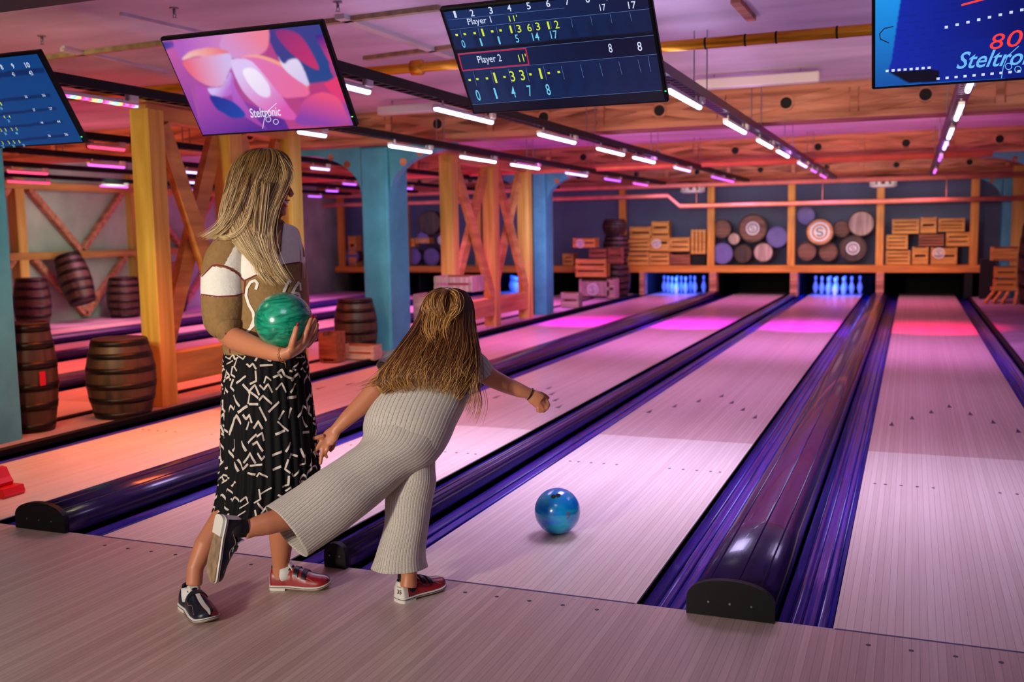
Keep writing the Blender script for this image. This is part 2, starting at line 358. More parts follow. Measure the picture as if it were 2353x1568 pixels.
# ---------------- gutters and cappings
def gutter(xa,xb,label,group='gutters along the lanes'):
    w=xb-xa; prof=[]; n=26
    for i in range(n+1):
        t=i/n; x=xa+w*t; z=-.035-.052*math.sin(PI*t)**.7
        if i in (6,12,18): z+=.006
        prof.append((x,z))
    prof=[(xa,-.004)]+prof+[(xb,-.004)]
    a=MB(); ys=[.004]+[LL*i/24 for i in range(1,25)]
    rows=[[Vector((x,y,z)) for x,z in prof] for y in ys]; low=[[Vector((x,y,z-.012)) for x,z in prof[::-1]] for y in ys]
    a.loft([r+l for r,l in zip(rows,low)],0,True,cap=True)
    # raised ribs along the channel
    for t in (.16,.36,.62,.84):
        x=xa+w*t; z=-.035-.052*math.sin(PI*t)**.7
        a.tube([(x,.01,z+.002),(x,LL,z+.002)],.005,6)
    return tag(a.build('gutter',M['gutter'],loc=((xa+xb)/2,0,-.1)),label,'gutter',group)
def capping(xa,xb,h,label,screws=3):
    w=xb-xa; xc=(xa+xb)/2
    t=thing('division_capping',(xc,0,0),label,'lane divider','dividers between the gutters')
    prof=[(xa,-.06)]+[(xc-w/2*math.cos(PI*i/16),.0+.035+(h-.035)*math.sin(PI*i/16)**.75) for i in range(17)]+[(xb,-.06)]
    a=MB(); ys=[.0]+[17.78*i/20 for i in range(1,21)]
    a.loft([[Vector((x,y,z)) for x,z in prof] for y in ys],0,True,cap=True)
    for s in (-.3,.05,.32):
        i=(s+.5); z=.035+(h-.035)*math.sin(math.acos(max(-1,min(1,-2*s))) )**.75
        a.tube([(xc+s*w,.01,z),(xc+s*w,17.78,z)],.0035,6)
    a.build('cover',M['cap'],t)
    e=MB(); pr=[(xa-.004,-.02)]+[(xc-(w/2+.004)*math.cos(PI*i/20),.03+(h-.026)*math.sin(PI*i/20)**.75) for i in range(21)]+[(xb+.004,-.02)]
    e.prism([Vector((x,-.03,z+.022)) for x,z in pr],(0,.03,0)); ep=e.build('end_plate',M['black'],t)
    for k in range(screws):
        c=Vector((xc+w*(-.25+.5*k/(max(1,screws-1))),-.03,.055)); s_=MB(); s_.disc(c,c-Vector((0,.003,0)),.004,8); s_.build('screw',M['metal'],ep)
    return t
g=.2
def gap(xl,xr,wide,name,names):
    # xl: right edge of lane on the left; xr: left edge of the lane on the right
    gw=g
    gutter(xl+.004,xl+gw,'dark violet gutter '+names[0]); gutter(xr-gw,xr-.004,'dark violet gutter '+names[1])
    capping(xl+gw+.004,xr-gw-.004,.115 if wide else .085,name,3 if wide else 2)
gap(XS[0]+W,XS[1],True,'wide dark lane divider with rounded black end plate, left of the standing woman',('right of the orange lit lane','left of the lane behind the woman'))
gap(XS[1]+W,XS[2],False,'narrow black-ended divider beside the trousers of the bowling girl',('left of the narrow divider near the girl','between the narrow divider and the ball lane'))
gap(XS[2]+W,XS[3],True,'wide glossy violet lane divider with black rounded end plate, right of the blue ball',('right of the lane with the blue ball','left of the rightmost lane'))
gutter(XS[0]-.2,XS[0]-.004,'dark violet gutter between the orange lane and the barrels')
gutter(XS[3]+W+.004,XS[3]+W+.2,'dark violet gutter along the right side of the rightmost lane')
for i in range(3):
    xr=FX[i]; xl=FX[i+1]+W
    gutter(xl+.004,xl+.2,'gutter beyond the timber posts on the far side of a pink lit lane, rank '+('nearest','middle','farthest')[i]); gutter(xr-.2,xr-.004,'gutter beyond the timber posts along the near side of the '+('nearest','middle','farthest')[i]+' lane gap')
    capping(xl+.204,xr-.204,.1,'dark divider between the far lanes beyond the posts, '+('nearest','middle','farthest')[i]+' of three',2)
gutter(FX[0]+W+.004,FX[0]+W+.17,'dark gutter between the barrels and the first far lane')
# strips at the sides
def strip(xa,xb,name,label,z=.03,y1=18.0):
    b=MB(); b.box(((xa+xb)/2,y1/2+.15,z/2-.08),(xb-xa,y1-.3,z+.16)); tr=b.build(name,M['slab']); tr['kind']='structure'
def kerb(x,label,y1=17.9):
    b=MB(); b.box((x,y1/2,.0),(.045,y1-.02,.09),bev=.008); return tag(b.build('lane_kerb',M['black'],loc=(x,0,0)),label,'kerb','black kerbs beside the lanes')
strip(-4.10,XS[0]-.245,'trim_1','',z=.02)
strip(XS[3]+W+.245,4.5,'trim_2','',z=.02)
kerb(XS[0]-.223,'long black kerb between the orange lane and the barrel row'); kerb(FX[0]+W+.19-.0,'black kerb on the far side of the barrel row'); kerb(XS[3]+W+.223,'black kerb right of the rightmost lane')
b=MB(); b.box((-11.0,9,-.06),(1.0,17.8,.16)); b.build('trim_3',M['slab'])['kind']='structure'
# ---------------- ceiling beams with timber bracing
def cbeam(y,zb,label,vents,x0=-11.5,x1=4.5,th=.4,front=True,first=2.02,m='beamwood'):
    t=thing('ceiling_beam',((x0+x1)/2,y,zb),label,'ceiling beam','timber clad ceiling beams')
    a=MB(); a.box(((x0+x1)/2,y+th/2+.02,(zb+2.8)/2),(x1-x0,th,2.8-zb)); a.build('panel',M[m],t)
    H=2.8-zb; a=MB()
    a.box(((x0+x1)/2,y+.005,zb+.03),(x1-x0,.03,.06)); a.box(((x0+x1)/2,y+.005,2.8-.03),(x1-x0,.03,.06)); a.build('rail',M['batten'],t)
    st=abs(vents[0]-vents[1]); xs=[]
    k=vents[0]
    while k>x0+.4: xs.append(k); k-=st
    k=vents[0]+st
    while k<x1-.3: xs.append(k); k+=st
    for c in xs:
        a=MB(); a.box((c+st/2,y+.003,zb+H/2),(.07,.03,H-.12)); a.build('upright',M['batten'],t)
        for s in (-1,1):
            a=MB(); a.beam((c-st/2+.05,y+.006-.004*s,zb+H/2-s*(H/2-.07)),(c+st/2-.05,y+.006-.004*s,zb+H/2+s*(H/2-.07)),.018,.075,up=(0,0,1)); a.build('diagonal_brace',M['batten'],t)
        a=MB(); a.disc((c,y-.022,zb+H/2),(c,y+.02,zb+H/2),.075,20,0); a.disc((c,y-.024,zb+H/2),(c,y-.0225,zb+H/2),.055,20,1); a.build('round_vent',[M['batten'],M['pit']],t)
    return t
v1=[atY(u,v,6.6).x for u,v in ((1807,232),(2127,210))]
cbeam(6.6,2.455,'timber clad ceiling beam nearest the screens, braced with crosses and round vents',v1)
v2=[atY(u,v,12.3).x for u,v in ((1880,339),(2082,329))]
cbeam(12.3,2.45,'second timber clad ceiling beam, halfway down the lanes',v2)
v3=[atY(u,v,17.5).x for u,v in ((1900,388),(2060,380))]
cbeam(17.5,2.42,'third timber clad ceiling beam, just in front of the shelf wall',v3)
b=MB(); b.box((-4.4,-.42,2.62),(9.5,.5,.38)); tag(b.build('ceiling_beam',M['teal'],loc=(-4.4,-.4,2.4)),'dark teal ceiling beam crossing above the screens at top left','ceiling beam')
# thin strips / joints on the ceiling
def cstrip(pts,w,label,m='trim',h=.03):
    P=[atZ(u,v,2.79) for u,v in pts]; P=[Vector((p.x,p.y,2.80-h/2)) for p in P]
    b=MB(); b.beam(P[0],P[1],w,h); return tag(b.build('ceiling_strip',M[m],loc=P[0]),label,'ceiling strip','strips fixed to the ceiling')
cstrip([(95,133),(1010,16)],.05,'long pale strip across the ceiling, running behind the tops of two screens')
cstrip([(780,36),(1035,128)],.07,'grey strip slanting over the ceiling between the flower screen and the score screen','whitemetal')
cstrip([(838,133),(1060,104)],.05,'short olive strip on the ceiling left of the score screen')
cstrip([(142,112),(195,122)],.04,'tiny pale strip on the ceiling near the left score screen','whitemetal')
cstrip([(278,32),(465,76)],.03,'thin pale ridge on the ceiling above the flower screen','ceil',.02)
cstrip([(1690,0),(1727,42)],.06,'short brown strip on the ceiling above the right part of the brass pipe','batten')
cstrip([(145,108),(380,165)],.03,'thin ridge on the ceiling between the two left screens','ceil',.02)
# long lamp troughs / white ducts before the first beam
def duct(u0,v0,u1,v1,y,label):
    a_=atY(u0,v0,y); b_=atY(u1,v1,y); z=(a_.z+b_.z)/2
    t=thing('white_duct',(a_.x,y,z),label,'cable duct','white ducts before the first beam')
    b=MB(); b.box(((a_.x+b_.x)/2,y,z),(abs(b_.x-a_.x),.12,.09),bev=.01); b.build('body',M['whitemetal'],t)
    for k in (.15,.85):
        b=MB(); x=a_.x+(b_.x-a_.x)*k; b.cyl((x,y,z),(x,y,2.8),.006,8); b.build('hanger',M['metal'],t)
duct(1600,192,1884,180,5.6,'long white duct hanging before the first beam, right of the score screen')
duct(872,256,1075,240,5.8,'white duct hanging before the first beam between the flower and score screens')
# ---------------- pipes
def pipe(pts,r,m,label,name='ceiling_pipe',group='pipes under the ceiling',clamps=(),n=14):
    t=thing(name,pts[0],label,'pipe',group)
    b=MB(); b.tube(pts,r,n); b.build('tube',M[m],t)
    for p,q in clamps:
        b=MB(); b.tube([p,q],.008,8); b.build('hanger',M[m],t)
    return t
yp=pipe([(-11,2.95,2.6),(4.4,2.95,2.6)],.035,'yellowpipe','shiny brass coloured pipe crossing the room behind the score screen')
for x in (.75,1.0,1.19,1.55,-1.35,-.35,-4.6):
    b=MB(); b.tube([(x-.006,2.95,2.6),(x+.006,2.95,2.6)],.038,14); b.build('clamp',M['black'],yp)
b=MB(); b.tube([(-1.35,2.95,2.6),(-1.27,2.95,2.6)],.055,14); b.build('coupling',M['yellowpipe'],yp)
pipe([(-11,11.75,2.40),(3.0,11.75,2.40)],.045,'copperpipe','orange pipe running below the second beam')
pipe([(-11,17.1,2.33),(4.4,17.1,2.33)],.05,'redpipe','upper red pipe across the whole hall before the shelf wall')
zl=1.90
kx0=atY(1535,447,17.0).x; kx1=atY(1562,481,17.0).x
pipe([(-11,17.0,2.12),(kx0,17.0,2.12),(kx1,17.0,zl),(4.4,17.0,zl)],.045,'redpipe','lower red pipe with a downward kink, across the hall before the shelf wall',
   clamps=[((x,17.0,zl),(x,17.05,2.33)) for x in (atY(1890,430,17).x,atY(2175,430,17).x,atY(1600,455,17).x)])
px_=atX(1240,500,-4.25); 
px_=atX(1240,500,-4.02)
up1=pipe([(-4.02,px_.y,2.5),(-4.02,px_.y,.36)],.07,'copperpipe','upright orange pipe between the timber frame and the violet pillar',name='upright_pipe')
b=MB(); b.tube([(-4.02,px_.y,.36),(-4.02,px_.y,.02)],.085,14); b.build('foot_sleeve',M['lid'],up1)
pipe([(-4.02,px_.y-.45,2.5),(-4.02,px_.y-.45,.02)],.08,'black','upright dark pipe left of the orange one',name='upright_pipe')
# ---------------- blue pillars
def pillar(x0,x1,y0,y1,label,bracket=True,zt=2.46):
    t=thing('pillar',((x0+x1)/2,(y0+y1)/2,0),label,'pillar','blue painted pillars')
    b=MB(); b.box(((x0+x1)/2,(y0+y1)/2,1.2),(x1-x0,y1-y0,2.5),bev=.02); b.build('shaft',M['blue'],t)
    if bracket:
        for s in (-1,1):
            xe=x1 if s>0 else x0; Lh=.85; Hh=.55; pts=[(xe,zt),(xe+s*Lh,zt),(xe+s*Lh,zt-.07)]
            for i in range(13):
                a_=PI/2*i/12; pts.append((xe+s*(Lh-(Lh-.02)*math.sin(a_)),zt-.07-(Hh-.07)*(1-math.cos(a_))))
            b=MB(); b.prism([Vector((p[0],y0+.04,p[1])) for p in pts],(0,.14,0)); br=b.build('bracket',M['blue'],t)
            for hx,hz,r in ((.2,-.2,.045),(.42,-.11,.038)):
                b=MB(); b.disc((xe+s*hx,y0+.034,zt+hz),(xe+s*hx,y0+.045,zt+hz),r,16); b.build('round_hole',M['beamwood'],br)
    return t
pillar(-4.12,-3.79,1.10,1.58,'blue painted pillar cut by the left edge of the picture, before the barrels',False)
pillar(-4.12,-3.76,6.93,7.45,'tall blue painted pillar with curved brackets behind the girl, its foot behind a barrel')
pillar(-4.12,-3.74,12.35,12.75,'violet blue pillar near the far end of the lanes, beside the orange upright pipe')
pillar(3.75,4.35,12.35,12.75,'blue pillar top with curved bracket at the right edge, halfway down the lanes')
pillar(3.6,4.2,17.9,18.3,'blue pillar with bracket at the right edge, in the far corner')
# ---------------- timber frames on the strip
def frame(y_list,x,label,zb=.02,zt=2.46,w=.19,pair=0,rail=True,low=None):
    t=thing('timber_frame',(x,y_list[0],zb),label,'timber frame','timber frames between lane groups')
    for y in y_list:
        b=MB(); b.box((x,y,(zb+zt)/2),(w,w,zt-zb),bev=.006); b.build('post',M['post'],t)
    for a_,c in zip(y_list[:-1],y_list[1:]):
        mid=(a_+c)/2
        for s in (-1,1):
            b=MB(); y0=a_+w/2 if s>0 else c-w/2; y1=c-w/2 if s>0 else a_+w/2
            zm=1.25
            b.beam((x-.03*s,y0,zt-.1),(x-.03*s,y1,.3),.07,.16,up=(1,0,0)) if False else b.beam((x+.05*s,y0,zt-.12),(x+.05*s,y1,.42),.16,.07,up=(1,0,0))
            b.build('diagonal_brace',M['postx'],t)
    if rail:
        b=MB(); b.box((x,(y_list[0]+y_list[-1])/2,.32),(w*.8,y_list[-1]-y_list[0]-w,.26),bev=.006); b.build('sill_beam',M['postx'],t)
        b=MB(); b.box((x,(y_list[0]+y_list[-1])/2,zt-.03),(w*.8,y_list[-1]-y_list[0]+w,.12),bev=.006); b.build('head_beam',M['postx'],t)
    return t
frame([3.02,4.05,5.0],-3.82,'timber frame of posts and crossed braces behind the standing woman')
frame([8.75,10.2,11.6],-3.82,'timber frame of posts and crossed braces beyond the blue bracket pillar')
# longitudinal timber below the ceiling over the strip
b=MB(); b.box((-3.9,9.3,2.58),(.2,12.6,.12)); tag(b.build('ceiling_timber',M['postx'],loc=(-3.9,9,2.5)),'long timber under the ceiling running above the row of timber frames','ceiling beam')
# left wall timber work (pale mural with branching timbers)
lw=thing('wall_timber',(-11.45,9,0),'timber framework with branching braces on the pale left wall','wall frame')
for y in (6.2,8.6,11.2,13.8,16.2):
    b=MB(); b.box((-11.47,y,1.3),(.16,.18,2.6)); b.build('post',M['post'],lw)
for z in (1.15,2.3):
    b=MB(); b.box((-11.45,11,z),(.14,11,.12)); b.build('rail',M['postx'],lw)
for y in (7.4,9.9,12.5,15):
    for s in (-1,1):
        for z0,z1 in ((1.2,2.25),(.1,1.1)):
            b=MB(); b.beam((-11.47,y,z0),(-11.47,y+s*1.05,z1),.1,.1,up=(1,0,0)); b.build('brace',M['batten'],lw)
# ================================================================ SCREENS
def text2d(s,shear=0,bold=0):
    bold*=.4
    c=bpy.data.curves.new('t','FONT'); c.body=s; c.shear=shear; c.offset=bold; c.resolution_u=3; c.fill_mode='BOTH'
    o=bpy.data.objects.new('t',c); COL.objects.link(o); dg=bpy.context.evaluated_depsgraph_get(); dg.update()
    me=o.evaluated_get(dg).to_mesh(); V=[(v.co.x,v.co.y) for v in me.vertices]; Fc=[tuple(p.vertices) for p in me.polygons]
    bpy.data.objects.remove(o); bpy.data.curves.remove(c)
    xs=[v[0] for v in V]; ys=[v[1] for v in V]; x0,x1=min(xs),max(xs); y0,y1=min(ys),max(ys)
    return [((x-x0)/(x1-x0)-.5,(y-y0)/(y1-y0)-.5) for x,y in V],Fc,(x1-x0)/(y1-y0)
class Screen:
    def __init__(s,x,z,tilt,label,w=.95,h=.55,y=.69):
        s.w,s.h=w,h; s.c=Vector((x,y,z)); s.r=Vector((1,0,0)); n=Vector((0,-1,0))
        s.u=Vector((0,0,1))*math.cos(tilt)+n*math.sin(tilt); s.n=s.r.cross(s.u)
        t=thing('hanging_screen',s.c,label,'screen','screens hanging above the foul line'); s.t=t
        R=Matrix((s.r,s.u,s.n)).transposed()
        b=MB(); b.box(s.c-s.n*.02,(w,h,.034),0,R,bev=.006); b.box(s.c-s.n*.05,(w*.6,h*.55,.04),0,R,bev=.01); b.build('housing',M['black'],t)
        b=MB(); q=s.c-s.n*.07; b.beam(q,Vector((x,1.12,2.36)),.05,.05); b.box(q,(.3,.03,.12),0,R); b.build('rail_bracket',M['black'],t)
    def st(s,u,v):
        d=ray(u,v); k=(s.c-CAM).dot(s.n)/d.dot(s.n); p=CAM+d*k-s.c; return p.dot(s.r),p.dot(s.u)
    def P(s,a,b,o=0): return s.c+s.r*a+s.u*b+s.n*(.0005+o)
    def canvas(s,nx,ny,col,mg=.014,mgb=.014):
        s.x0,s.x1,s.y0,s.y1=-s.w/2+mg,s.w/2-mg,-s.h/2+mgb,s.h/2-mg
        s.X,s.Y=np.meshgrid(np.linspace(s.x0,s.x1,nx),np.linspace(s.y0,s.y1,ny)); s.I=np.zeros((ny,nx,3)); s.I[:]=col[:3]
    def poly(s,pts,c0,c1=None,g=None,px=True,a=1):
        q=[s.st(*p) for p in pts] if px else pts
        ins=np.zeros(s.X.shape,bool); n=len(q)
        for i in range(n):
            (xa,ya),(xb,yb)=q[i],q[(i+1)%n]
            if ya==yb: continue
            k=((ya>s.Y)!=(yb>s.Y))&(s.X<(xb-xa)*(s.Y-ya)/(yb-ya)+xa); ins^=k
        c0=np.array(c0[:3]); 
        if c1 is None: s.I[ins]=s.I[ins]*(1-a)+c0*a
        else:
            g0,g1=[np.array(s.st(*k)) for k in g]; d=g1-g0; t=np.clip(((s.X-g0[0])*d[0]+(s.Y-g0[1])*d[1])/(d@d),0,1)[...,None]
            cc=c0*(1-t)+np.array(c1[:3])*t; s.I[ins]=s.I[ins]*(1-a)+cc[ins]*a
    def blur(s,k=2):
        for _ in range(k):
            J=s.I.copy(); J[1:-1]=(s.I[:-2]+2*s.I[1:-1]+s.I[2:])/4; K=J.copy(); K[:,1:-1]=(J[:,:-2]+2*J[:,1:-1]+J[:,2:])/4; s.I=K
    def finish(s,strength=1.0):
        ny,nx=s.X.shape; V=[s.P(float(s.X[j,i]),float(s.Y[j,i])) for j in range(ny) for i in range(nx)]
        Fc=[(j*nx+i,j*nx+i+1,(j+1)*nx+i+1,(j+1)*nx+i) for j in range(ny-1) for i in range(nx-1)]
        b=MB(); b.add(V,Fc)
        m,nt,p=nodes('screen_picture'); a=nt.nodes.new('ShaderNodeAttribute'); a.attribute_name='pix'; L(nt,a.outputs['Color'],p.inputs['Emission Color'])
        p.inputs['Base Color'].default_value=(.004,.004,.006,1); p.inputs['Roughness'].default_value=.25; p.inputs['Emission Strength'].default_value=strength
        o=b.build('display',m,s.t,fix=False); at_=o.data.color_attributes.new('pix','FLOAT_COLOR','POINT')
        at_.data.foreach_set('color',np.concatenate([s.I,np.ones((ny,nx,1))],2).reshape(-1)); s.disp=o; return o
    def text(s,items,name,m,off=.0012):
        b=MB()
        for it in items:
            tx,u,v,hp,wp=it[:5]; sh=it[5] if len(it)>5 else 0; bo=it[6] if len(it)>6 else .01
            V,Fc,ar=text2d(tx,sh,bo); a,c=s.st(u,v); hh=hp/464; ww=wp/515
            if tx=='1': ww=min(ww,hh*.34)
            if tx in '-': hh,ww=3/464*1.6,6/515
            # writing follows the screen's own right/up axes
            b.add([s.P(a+x*ww,c+y*hh,off) for x,y in V],Fc)
        return b.build(name,m,s.disp,fix=False)
    def line(s,segs,name,m,w=.003,off=.0012):
        b=MB()
        for pts in segs:
            q=[s.st(*p) for p in pts]
            for (xa,ya),(xb,yb) in zip(q[:-1],q[1:]):
                d=Vector((xb-xa,yb-ya)); 
                if d.length<1e-6: continue
                d.normalize(); k=Vector((-d.y,d.x))*w/2; e=d*w*.3
                b.add([s.P(xa-e.x+k.x,ya-e.y+k.y,off),s.P(xa-e.x-k.x,ya-e.y-k.y,off),s.P(xb+e.x-k.x,yb+e.y-k.y,off),s.P(xb+e.x+k.x,yb+e.y+k.y,off)],[(0,1,2,3)])
        return b.build(name,m,s.disp,fix=False)
K=lambda x,y:(780+x/2.904,y/2.904)     # crop of the score screen
K1=lambda x,y:(x/2.904,y/2.904)
K4=lambda x,y:(1553+x/2.904,y/2.904)
GY=glow('digits_yellow',rgb(214,232,60),1.0); GC=glow('digits_cyan',rgb(110,205,240),1.0); GW=glow('writing_white',rgb(215,225,250),1.0)
GR=glow('frame_red',rgb(200,20,70),.9); GL=glow('grid_lines',rgb(96,130,190),.8); GN=glow('neon_red',rgb(250,60,50),1.1); GP=glow('logo_white',rgb(235,225,250),1.0)
def ring(c,r,n=16): return [(c[0]+r*math.cos(2*PI*i/n),c[1]+r*1.0*math.sin(2*PI*i/n)) for i in range(n+1)]
# --- score screen in the middle
s3=Screen(.512,2.192,.69,'dark blue score screen with Player 1 and Player 2 rows in yellow digits')
s3.canvas(300,174,rgb(5,10,34))
top=rgb(10,40,92); 
s3.poly([K(690,60),K(2090,-130),K(2120,60),K(735,195)],rgb(14,52,112),rgb(8,22,66),(K(800,100),K(2000,0)))
s3.poly([K(740,197),K(2068,58),K(2092,205),K(776,332)],rgb(12,50,104),rgb(10,34,82),(K(800,250),K(2000,120)))
s3.poly([K(788,358),K(2096,234),K(2118,357),K(822,472)],rgb(12,42,92),rgb(5,14,52),(K(900,400),K(1900,300)))
s3.poly([K(824,474),K(2120,360),K(2150,602),K(888,698)],rgb(12,48,100),rgb(10,34,84),(K(900,600),K(2000,480)))
for i in range(11):
    x=760+i*128; s3.poly([K(x,235-i*12.5),K(x+45,232-i*12.5),K(x+72,322-i*12.5),K(x+20,326-i*12.5)],rgb(8,30,74),a=.7)
    x=850+i*124; s3.poly([K(x,560-i*9),K(x+60,470-i*9),K(x+86,600-i*9),K(x+40,690-i*9)],rgb(7,30,78),a=.6)
s3.blur(2); s3.finish(.75)
hdr=[(str(i+1),x,y,15,9,0,.03) for i,(x,y) in enumerate([K(772,95),K(885,85),K(1010,68),K(1133,52),K(1262,38),K(1392,22),K(1520,8),K(1655,-8),K(1785,-22)])]+[('10',*K(1925,-38),15,18,0,.03)]
s3.text(hdr+[('17',*K(1757,48),14,13),('17',*K(1953,32),15,17),('Player 1',*K(935,143),18,58),('Player 2',*K(1003,398),22,60),('8',*K(1808,320),20,8),('8',*K(2003,308),20,10)],'white_writing',GW)
yy=[('-',783,232),('-',837,227),('-',903,220),('1',957,215),('-',1020,208),('-',1076,202),('1',1145,195),('3',1198,190),('6',1267,183),('3',1324,175),('1',1395,168),('2',1450,162)]
y2=[('-',870,533),('-',921,527),('-',985,522),('1',1040,518),('-',1102,512),('3',1155,508),('3',1220,500),('-',1275,495),('1',1343,490),('-',1397,486),('-',1464,480)]
s3.text([(a,*K(x,y),17,4.5 if a=='1' else 10,0,.01) for a,x,y in yy]+[(a,*K(x,y),25,5 if a=='1' else 11,0,.01) for a,x,y in y2]+[("11'",*K(1160,120),13,20),("11'",*K(1222,385),18,19)],'yellow_digits',GY)
s3.text([(a,*K(x,y),18,(16 if len(a)>1 else (4 if a=='1' else 8))) for a,x,y in (('0',828,292),('1',946,280),('1',1066,268),('5',1186,256),('14',1310,243),('17',1432,230))]+
        [(a,*K(x,y),27,(4.5 if a=='1' else 10)) for a,x,y in (('0',926,635),('1',1043,623),('4',1160,612),('7',1270,605),('8',1393,597))],'cyan_digits',GC)
s3.line([[K(795,362),K(1243,322),K(1265,428),K(822,470),K(795,362)]],'red_frame',GR,.006)
s3.line([[K(1545+i*131,122-i*13.5),K(1557+i*131,180-i*13.5)] for i in range(4)]+[[K(1480+i*128,440-i*10.5),K(1502+i*128,528-i*10.5)] for i in range(5)]+[[K(2060,375),K(2077,478)],[K(740,197),K(2068,58)],[K(824,474),K(2120,360)],[K(888,698),K(2150,602)],[K(788,358),K(2096,234)],[K(724,133),K(1500,52)]]+
   [[K(805+i*120,200-i*12),K(818+i*120,250-i*12)] for i in range(6)]+[[K(893+i*117,478-i*9),K(916+i*117,570-i*9)] for i in range(5)],'grid_lines',GL,.0016,.0009)
# --- flower screen
s2=Screen(-1.06,2.183,.568,'screen showing a pink flower picture and a small white logo')
s2.canvas(330,190,rgb(150,70,165))
H=lambda pts:[K1(*p) for p in pts]
def smoothp(P,k=6):
    n=len(P);o=[]
    for i in range(n):
        p0,p1,p2,p3=[np.array(P[(i+q)%n],float) for q in (-1,0,1,2)]
        for j in range(k):
            f=j/k; o.append(tuple(.5*(2*p1+(-p0+p2)*f+(2*p0-5*p1+4*p2-p3)*f*f+(-p0+3*p1-3*p2+p3)*f**3)))
    return o
def fl(pts,c0,c1,g0,g1,a=1): s2.poly(H(smoothp(pts) if len(pts)>5 else pts),rgb(*c0),rgb(*c1),(K1(*g0),K1(*g1)),a=a)
fl([(1040,270),(2140,140),(2330,850),(1340,920)],(168,84,170),(190,60,120),(1100,400),(2200,500))
fl([(1040,270),(1180,255),(1300,700),(1360,915),(1330,915)],(196,92,170),(110,50,160),(1100,350),(1350,880))
fl([(1060,285),(1150,270),(1170,310),(1080,340)],(50,60,150),(110,70,170),(1070,290),(1160,310))
fl([(1300,560),(1560,640),(1900,800),(1940,880),(1350,915)],(180,80,180),(92,44,150),(1400,600),(1600,900))
fl([(1800,195),(2140,155),(2210,480),(2330,640),(2080,600),(1900,450)],(70,60,140),(40,70,140),(1850,250),(2100,500))
fl([(2060,560),(2210,540),(2270,780),(2050,720),(1980,650)],(190,60,120),(170,60,150),(2100,560),(2150,760))
fl([(1850,200),(2000,235),(2120,430),(2100,460),(1960,370),(1860,260)],(150,50,120),(200,50,110),(1870,220),(2100,440))
fl([(2100,240),(2180,220),(2230,420),(2190,400)],(60,40,140),(210,60,120),(2120,240),(2210,400))
fl([(2160,560),(2250,510),(2320,700),(2230,640)],(235,60,110),(220,60,130),(2170,560),(2300,690))
fl([(1180,275),(1480,225),(1520,340),(1400,330),(1290,345),(1220,400),(1190,360)],(180,96,196),(210,130,200),(1200,300),(1480,300))
fl([(1520,205),(1770,188),(1792,290),(1760,350),(1690,372),(1540,385),(1470,320),(1480,250)],(242,132,158),(214,150,214),(1700,210),(1540,370))
fl([(1215,400),(1260,350),(1340,325),(1440,320),(1530,352),(1400,372),(1300,378)],(250,200,190),(236,120,130),(1230,400),(1500,340))
fl([(1225,410),(1330,380),(1450,365),(1530,358),(1548,420),(1520,500),(1480,570),(1400,575),(1310,530),(1250,470)],(238,108,134),(214,190,240),(1250,430),(1520,430))
fl([(1390,590),(1480,575),(1540,480),(1560,560),(1540,630),(1460,650),(1410,630)],(214,190,250),(190,110,210),(1440,590),(1500,640))
fl([(1545,430),(1560,560),(1640,700),(1720,800),(1780,860),(1700,820),(1590,740),(1545,620)],(190,110,220),(170,70,170),(1560,480),(1720,820))
fl([(1540,420),(1600,390),(1680,410),(1780,500),(1860,610),(1920,700),(1980,780),(1930,800),(1800,760),(1700,690),(1610,590)],(226,200,250),(222,90,180),(1640,450),(1880,740))
fl([(1620,470),(1700,460),(1790,560),(1800,640),(1740,640),(1660,560)],(250,240,255),(240,220,252),(1640,480),(1780,620))
fl([(1600,382),(1720,368),(1880,425),(1990,510),(2062,600),(2050,640),(1960,652),(1880,640),(1780,520),(1680,410)],(226,120,190),(236,110,160),(1650,390),(2030,620))
fl([(1600,382),(1720,366),(1880,420),(2000,510),(2060,590),(1980,520),(1870,440),(1720,385)],(250,170,160),(250,160,120),(1650,390),(2030,590))
fl([(1838,325),(1870,400),(1900,425),(1930,400),(1985,395),(2030,470),(2062,572),(1980,530),(1890,450)],(240,225,250),(214,200,240),(1850,350),(2050,560))
fl([(1400,640),(1480,650),(1570,690),(1640,770),(1560,790),(1500,760),(1440,720)],(40,50,150),(30,70,170),(1420,650),(1600,770))
fl([(2000,740),(2040,660),(2150,616),(2250,650),(2300,730),(2310,830),(1990,830)],(240,84,128),(140,66,170),(2150,630),(2150,820))
s2.blur(5); s2.finish(1.0)
def logo(sc,Kf,x,y,w,h,m=GP,k=1.0):
    sc.text([('Steltronic',*Kf(x,y),h/2.904,w/2.904,.35,.028)],'logo_writing',m,.0015)
    sc.line([[Kf(x-14*k,y+110*k),Kf(x-4*k,y+50*k),Kf(x+20*k,y-8*k),Kf(x+78*k,y-60*k)],[Kf(*p) for p in ring((x+24*k,y+48*k),17*k)],[Kf(*p) for p in ring((x+74*k,y+64*k),17*k)]],'logo_swoosh',m,.003,.0015)
logo(s2,K1,1768,748,285,70)
